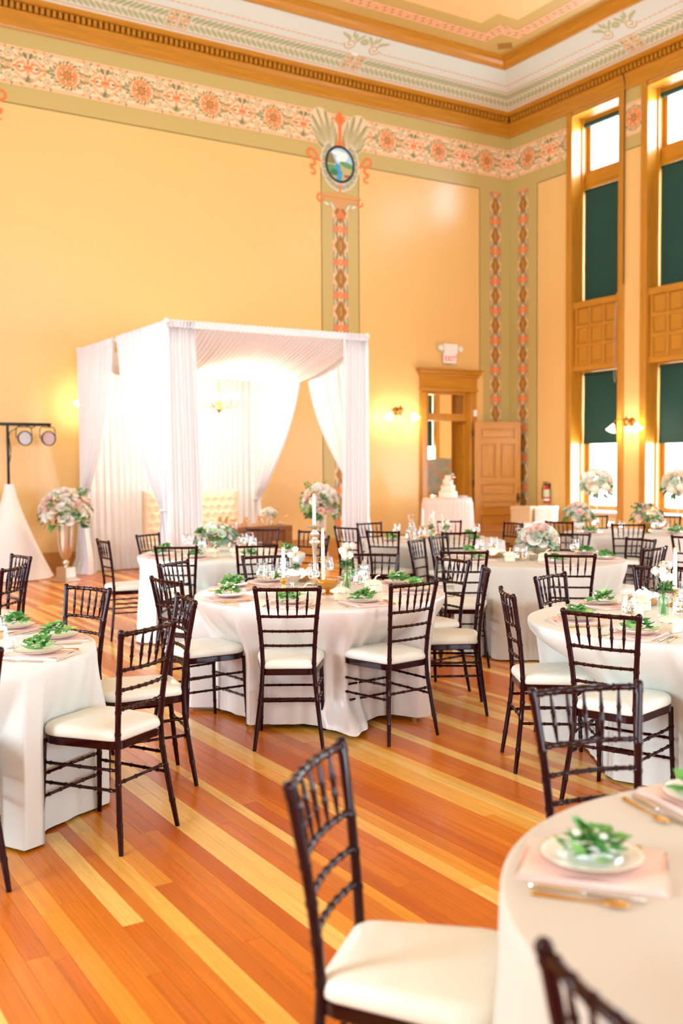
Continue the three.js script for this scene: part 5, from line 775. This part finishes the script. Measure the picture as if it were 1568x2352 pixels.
// ------------------------------------------------------------------ stage light stand with white scrim
{
  const s = thing('light_stand', 'black stage-light stand with crossbar at the far left', 'stand', [3.6, 0, -14.75]);
  mesh('pole', plainRod([[0, 0.5, 0], [0, 2.24, 0]], 0.02, 8, 3), M.blackMetal, s); mesh('crossbar', merge([rbox(-0.62, 2.20, -0.025, 0.62, 2.245, 0.025, 0.006)]), M.blackMetal, s);
  for (let k = 0; k < 3; k++) { const a = k * 2.09 + 0.4; mesh('leg', plainRod([[0, 0.9, 0], [Math.cos(a) * 0.3, 0.02, Math.sin(a) * 0.26]], 0.012, 6, 3), M.blackMetal, s); }
  mesh('cable', plainRod([[0.02, 1.2, 0.03], [-0.02, 1.5, 0.03], [0.03, 1.8, 0.03], [0.02, 2.1, 0.03], [0.1, 2.15, 0.04], [0.2, 2.22, 0.04], [0.34, 2.17, 0.04], [0.44, 2.24, 0.03], [0.6, 2.19, 0.03]], 0.007, 5, 40), M.blackMetal, s);
  mesh('hook', plainRod([[0, 1.36, 0.03], [0.005, 1.26, 0.035], [0.0, 1.2, 0.035]], 0.006, 5, 6), M.blackMetal, s);
  for (const [dx, lab] of [[0.23, 'left'], [0.57, 'right']]) {
    const p = thing('par_light', lab + ' of two round black stage lamps hanging from the crossbar', 'lamp', [3.6 + dx, 2.02, -14.75], 0.15);
    const body = mesh('body', lathe([[0.001, -0.1], [0.06, -0.1], [0.095, -0.02], [0.108, 0.03], [0.108, 0.05], [0.098, 0.05], [0.095, 0.02]], 24).rotateX(Math.PI / 2), M.blackMetal, p);
    mesh('lens', new THREE.CylinderGeometry(0.096, 0.096, 0.01, 24).rotateX(Math.PI / 2).translate(0, 0, 0.03), std('led lens', lab === 'left' ? '#c9c9d2' : '#d9bcc0', 0.35, { metalness: 0.3 }), body);
    const dots = []; for (let k = 0; k < 19; k++) { const r = k < 1 ? 0 : k < 7 ? 0.04 : 0.078, a = k < 7 ? k * 1.047 : k * 0.5236; dots.push(new THREE.SphereGeometry(0.011, 6, 4).scale(1, 1, 0.5).translate(Math.cos(a) * r, Math.sin(a) * r, 0.036)); } mesh('leds', merge(dots), M.glass, body);
    mesh('yoke', plainRod([[-0.115, 0, 0], [-0.118, 0.1, 0], [-0.1, 0.16, 0], [0, 0.165, 0], [0.1, 0.16, 0], [0.118, 0.1, 0], [0.115, 0, 0]], 0.007, 5, 24), M.blackMetal, p);
  }
  const sc = mesh('scrim', grid(28, 24, (u, v) => { const a = lerp(-1.45, 1.45, u), k = Math.pow(v, 1.35), w = 0.07 + 0.52 * k + 0.02 * Math.cos(a * 8) * v; return [3.6 + Math.sin(a) * w, lerp(1.36, 0.012, v) + 0.06 * Math.abs(Math.cos(a * 1.5)) * v * (1 - v), -14.72 + Math.cos(a) * (0.06 + 0.46 * k)]; }), M.scrim); tag(sc, 'white stretch scrim covering the stage-light stand at far left', 'cloth');
}
// ------------------------------------------------------------------ wall sconces
function sconce(x, y, z, turn, label) {
  const o = thing('wall_sconce', label, 'lamp', [x, y, z], turn);   // local z points away from the wall
  mesh('backplate', lathe([[0.001, 0], [0.075, 0], [0.07, 0.015], [0.045, 0.03], [0.03, 0.035], [0.001, 0.04]], 20).rotateX(Math.PI / 2), M.wire, o);
  mesh('body', lathe([[0.001, -0.09], [0.02, -0.08], [0.045, -0.05], [0.048, 0.02], [0.03, 0.06], [0.012, 0.08], [0.014, 0.1], [0.001, 0.13]], 18).translate(0, 0, 0.14), M.wire, o); mesh('stem', plainRod([[0, 0, 0.02], [0, 0, 0.12]], 0.014, 7, 2), M.wire, o);
  for (const s of [-1, 1]) {
    const arm = mesh('arm', plainRod([[s * 0.03, 0.01, 0.14], [s * 0.14, 0.045, 0.16], [s * 0.22, 0.02, 0.18], [s * 0.245, -0.04, 0.19]], 0.008, 6, 10), M.wire, o);
    mesh('shade', lathe([[0.022, 0.0], [0.032, -0.02], [0.055, -0.06], [0.075, -0.10], [0.092, -0.125], [0.088, -0.125], [0.05, -0.065], [0.018, -0.004]], 18).rotateZ(s * 0.5).translate(s * 0.245, -0.04, 0.19), M.lampGlass, arm);
    mesh('bulb', new THREE.SphereGeometry(0.03, 10, 8).translate(s * 0.275, -0.11, 0.19), M.bulb, arm);
    const l = new THREE.PointLight(BULB, 0.9); l.name = 'sconce_lamp'; l.castShadow = true; l.shadow.radius = 1.5; const c = Math.cos(turn), q = Math.sin(turn); l.position.set(x + c * s * 0.275 + q * 0.19, y - 0.11, z - q * s * 0.275 + c * 0.19); scene.add(l);
  }
}
sconce(10.72, 2.60, Z0, 0, 'brass two-arm wall sconce with lit glass shades right of the canopy');
sconce(5.02, 2.68, Z0, 0, 'lit wall sconce half hidden behind the canopy left curtain');
sconce(X1, 2.32, -12.04, -Math.PI / 2, 'brass two-arm lit sconce between the two tall windows');
// ------------------------------------------------------------------ exit sign, sensor, extinguisher, cove box
{
  const e = thing('exit_sign', 'white emergency light unit with red exit sign above the doorway', 'sign', [11.93, 3.53, Z0]);
  mesh('housing', merge([rbox(-0.16, 0.17, 0, 0.16, 0.36, 0.11, 0.01), rbox(-0.145, 0, 0.02, 0.145, 0.18, 0.07, 0.006)]), M.whitePlastic, e);
  const face = mesh('sign_face', rbox(-0.138, 0.012, 0.068, 0.138, 0.165, 0.074, 0.002), std('lit sign face', '#fff2ee', 0.4, { emissive: '#ff9a86', emissiveIntensity: 0.35 }), e);
  const f = await new FontLoader().loadAsync('fonts/droid/droid_sans_bold.typeface.json'), g = new TextGeometry('EXIT', { font: f, size: 0.10, depth: 0.004 }); g.computeBoundingBox(); const w = g.boundingBox.max.x - g.boundingBox.min.x; g.translate(-w / 2 - g.boundingBox.min.x, 0.035, 0.074); mesh('lettering', g.scale(0.9, 1.0, 1), std('red exit letters', '#e01828', 0.4, { emissive: '#e01020', emissiveIntensity: 0.5 }), face);
  for (const s of [-1, 1]) mesh('lamp_head', merge([lathe([[0.001, -0.05], [0.04, -0.05], [0.055, 0.0], [0.058, 0.03], [0.05, 0.034], [0.001, 0.03]], 16).rotateX(Math.PI / 2 - 0.2).translate(s * 0.235, 0.27, 0.07), plainRod([[s * 0.15, 0.26, 0.06], [s * 0.2, 0.265, 0.06]], 0.015, 6, 2)]), M.whitePlastic, e);
  tag(mesh('door_sensor', rbox(12.50, 2.53, Z0 + 0.055, 12.57, 2.66, Z0 + 0.10, 0.01), M.whitePlastic), 'small white sensor box on the door casing beside the transom', 'sensor');
  const x = thing('fire_extinguisher', 'red fire extinguisher with printed label on the right-hand wall', 'extinguisher', [X1 - 0.08, 0.86, -14.04], -Math.PI / 2);
  const cyl = mesh('cylinder', lathe([[0.001, 0], [0.055, 0], [0.06, 0.01], [0.06, 0.27], [0.045, 0.30], [0.02, 0.315], [0.02, 0.33], [0.001, 0.33]], 22), M.red, x);
  mesh('label', lathe([[0.0608, 0.12], [0.0608, 0.26]], 22), std('extinguisher label', '#c9cfae', 0.5), cyl); mesh('label', lathe([[0.0609, 0.05], [0.0609, 0.085]], 22), M.whitePlastic, cyl);
  mesh('valve', merge([new THREE.CylinderGeometry(0.016, 0.016, 0.05, 10).translate(0, 0.35, 0), rbox(-0.012, 0.365, -0.02, 0.012, 0.38, 0.09, 0.003), rbox(-0.012, 0.395, -0.02, 0.012, 0.408, 0.10, 0.003)]), M.blackMetal, x);
  mesh('hose', plainRod([[-0.02, 0.35, 0], [-0.07, 0.34, 0.02], [-0.08, 0.22, 0.04], [-0.07, 0.08, 0.04]], 0.010, 6, 12), M.blackMetal, x); mesh('bracket', merge([box(-0.02, 0.05, -0.08, 0.02, 0.38, -0.058)]), M.blackMetal, x);
  tag(mesh('ceiling_box', rbox(9.40, 8.58, Z0 + 0.50, 9.53, 8.76, Z0 + 0.62, 0.01), M.whitePlastic), 'small white box mounted on the painted cove above the medallion', 'box');
}
// ------------------------------------------------------------------ cake table, gift table, painting beyond the door
{
  const c = [11.17, -14.25], r = 0.44, h = 1.01;
  const t = thing('cake_table', 'tall round cake table hidden under a pale pink pleated cloth', 'table', [c[0], 0, c[1]]); mesh('tabletop', lathe([[0.001, h - 0.03], [r - 0.01, h - 0.03], [r - 0.01, h - 0.006], [0.001, h - 0.006]], 30), M.walnut, t); mesh('post', plainRod([[0, 0, 0], [0, h - 0.03, 0]], 0.03, 8, 2), M.blackMetal, t); mesh('base', lathe([[0.001, 0], [0.28, 0], [0.27, 0.02], [0.001, 0.03]], 24), M.blackMetal, t);
  const cl = mesh('pleated_tablecloth', grid(240, 12, (u, v) => { const a = u * 6.283; if (v < 0.17) { const k = v / 0.17; return [Math.cos(a) * r * (0.001 + 0.999 * k), h, Math.sin(a) * r * (0.001 + 0.999 * k)]; } const k = (v - 0.17) / 0.83, q = r + 0.006 + 0.012 * Math.sin(a * 40) * smooth(0, 0.1, k) + 0.05 * k; return [Math.cos(a) * q, lerp(h - 0.002, 0.012, k), Math.sin(a) * q]; }), M.blush); cl.position.set(c[0], 0, c[1]); tag(cl, 'pale pink pleated cloth on the cake table by the doorway', 'tablecloth');
  const k = thing('wedding_cake', 'tiered cream wedding cake standing before the doorway', 'cake', [c[0] - 0.02, h + 0.001, c[1] + 0.05]);
  const tier = (y0, y1, q, m) => mesh('tier', grid(40, 8, (u, v) => { const a = u * 6.283, rows = [[0.001, 0], [1, 0], [1.02, 0.1], [1.0, 0.35], [1.02, 0.6], [1, 0.85], [0.96, 1], [0.5, 1.01], [0.001, 1.01]], [kk, y] = rows[Math.round(v * 8)]; return [Math.cos(a) * q * kk * (1 + 0.012 * Math.sin(a * 20)), lerp(y0, y1, y), Math.sin(a) * q * kk]; }), m, k);
  tier(0, 0.12, 0.165, M.cake); tier(0.12, 0.23, 0.125, M.cake); tier(0.23, 0.33, 0.09, M.cake); tier(0.33, 0.40, 0.055, M.cake);
  for (let i = 0; i < 7; i++) { const m = mesh('rose', roseGeos[0], i % 2 ? M.roseWhite : M.rosePink, k), a = i * 0.9; m.position.set(Math.cos(a) * (0.06 + 0.016 * i), 0.41 - 0.05 * i, Math.sin(a) * 0.06 + 0.05); m.scale.setScalar(0.03); }
  const lan = thing('gold_votive', 'gold votive at the left edge of the cake table', 'candle', [c[0] - 0.36, h + 0.001, c[1] - 0.05]); mesh('cup', lathe([[0.001, 0], [0.03, 0], [0.034, 0.06], [0.03, 0.06], [0.001, 0.01]], 14), M.gold, lan); mesh('wax', lathe([[0.001, 0.012], [0.027, 0.012], [0.027, 0.045], [0.001, 0.046]], 12), M.candle, lan);
  const ps = thing('cake_plates', 'short stack of white plates on the cake table', 'plates', [c[0] + 0.26, h + 0.001, c[1] + 0.1]); for (let i = 0; i < 3; i++) mesh('plate', plateGeo, M.china, ps).position.y = i * 0.006;
  // gifts in the corner by the extinguisher
  const gt = thing('gift_table', 'small side table behind the chairs in the right corner', 'table', [12.78, 0, -13.7], 0.55); mesh('tabletop', metric(rbox(-0.42, 0.50, -0.26, 0.42, 0.54, 0.26, 0.008), true), M.whitePlastic, gt); for (const a of [-0.37, 0.37]) for (const b of [-0.21, 0.21]) mesh('leg', plainRod([[a, 0, b], [a, 0.5, b]], 0.018, 7, 2), M.whitePlastic, gt);
  const bx = (x, z, w, hh, d, m, lid, label) => { const o = thing('gift_box', label, 'box', [x, 0.541, z], 0.55); mesh('box', rbox(-w / 2, 0, -d / 2, w / 2, hh, d / 2, 0.006), m, o); mesh('lid', rbox(-w / 2 - 0.008, hh - 0.05, -d / 2 - 0.008, w / 2 + 0.008, hh + 0.012, d / 2 + 0.008, 0.006), lid, o); return o; };
  bx(12.58, -13.80, 0.36, 0.28, 0.36, M.kraft, M.kraft, 'tan cardboard box on the corner side table'); bx(12.96, -13.60, 0.38, 0.27, 0.34, M.whitePlastic, M.whiteCloth, 'white lidded box on the corner side table');
  // painted board on an easel in the room beyond
  const pt = canvasTex(256, 256, (x, w, hh) => { x.fillStyle = '#c3d6cf'; x.fillRect(0, 0, w, hh); for (let i = 0; i < 60; i++) { x.fillStyle = ['#e9c7b4', '#a9c8b0', '#d7e2d6', '#e6b6a0', '#b4cfd4'][i % 5] + '99'; x.beginPath(); x.ellipse(rr(0, w), rr(0, hh), rr(10, 40), rr(8, 30), rr(0, 3), 0, 7); x.fill(); } });
  const ea = thing('easel', 'wooden easel standing in the room beyond the doorway', 'easel', [12.95, 0, -16.7], -0.5); for (const [a, b] of [[-0.3, 0.1], [0.3, 0.1], [0, -0.4]]) mesh('leg', plainRod([[a, 0, b], [a * 0.2, 1.75, -0.05]], 0.016, 6, 2), M.walnut, ea); mesh('ledge', rbox(-0.4, 0.98, 0.02, 0.4, 1.01, 0.1, 0.004), M.walnut, ea);
  const pb = thing('painted_board', 'pale green floral painted board on the easel beyond the doorway', 'painting', [12.95, 1.012, -16.7], -0.5); mesh('board', box(-0.36, 0, 0.04, 0.36, 0.72, 0.06), M.whitePlastic, pb); const g = new THREE.PlaneGeometry(0.7, 0.7).translate(0, 0.36, 0.0615); mesh('print', g, std('floral print', '#ffffff', 0.6, { map: pt }), pb); pb.rotation.x = -0.06;
}
renderer.render(scene, camera);
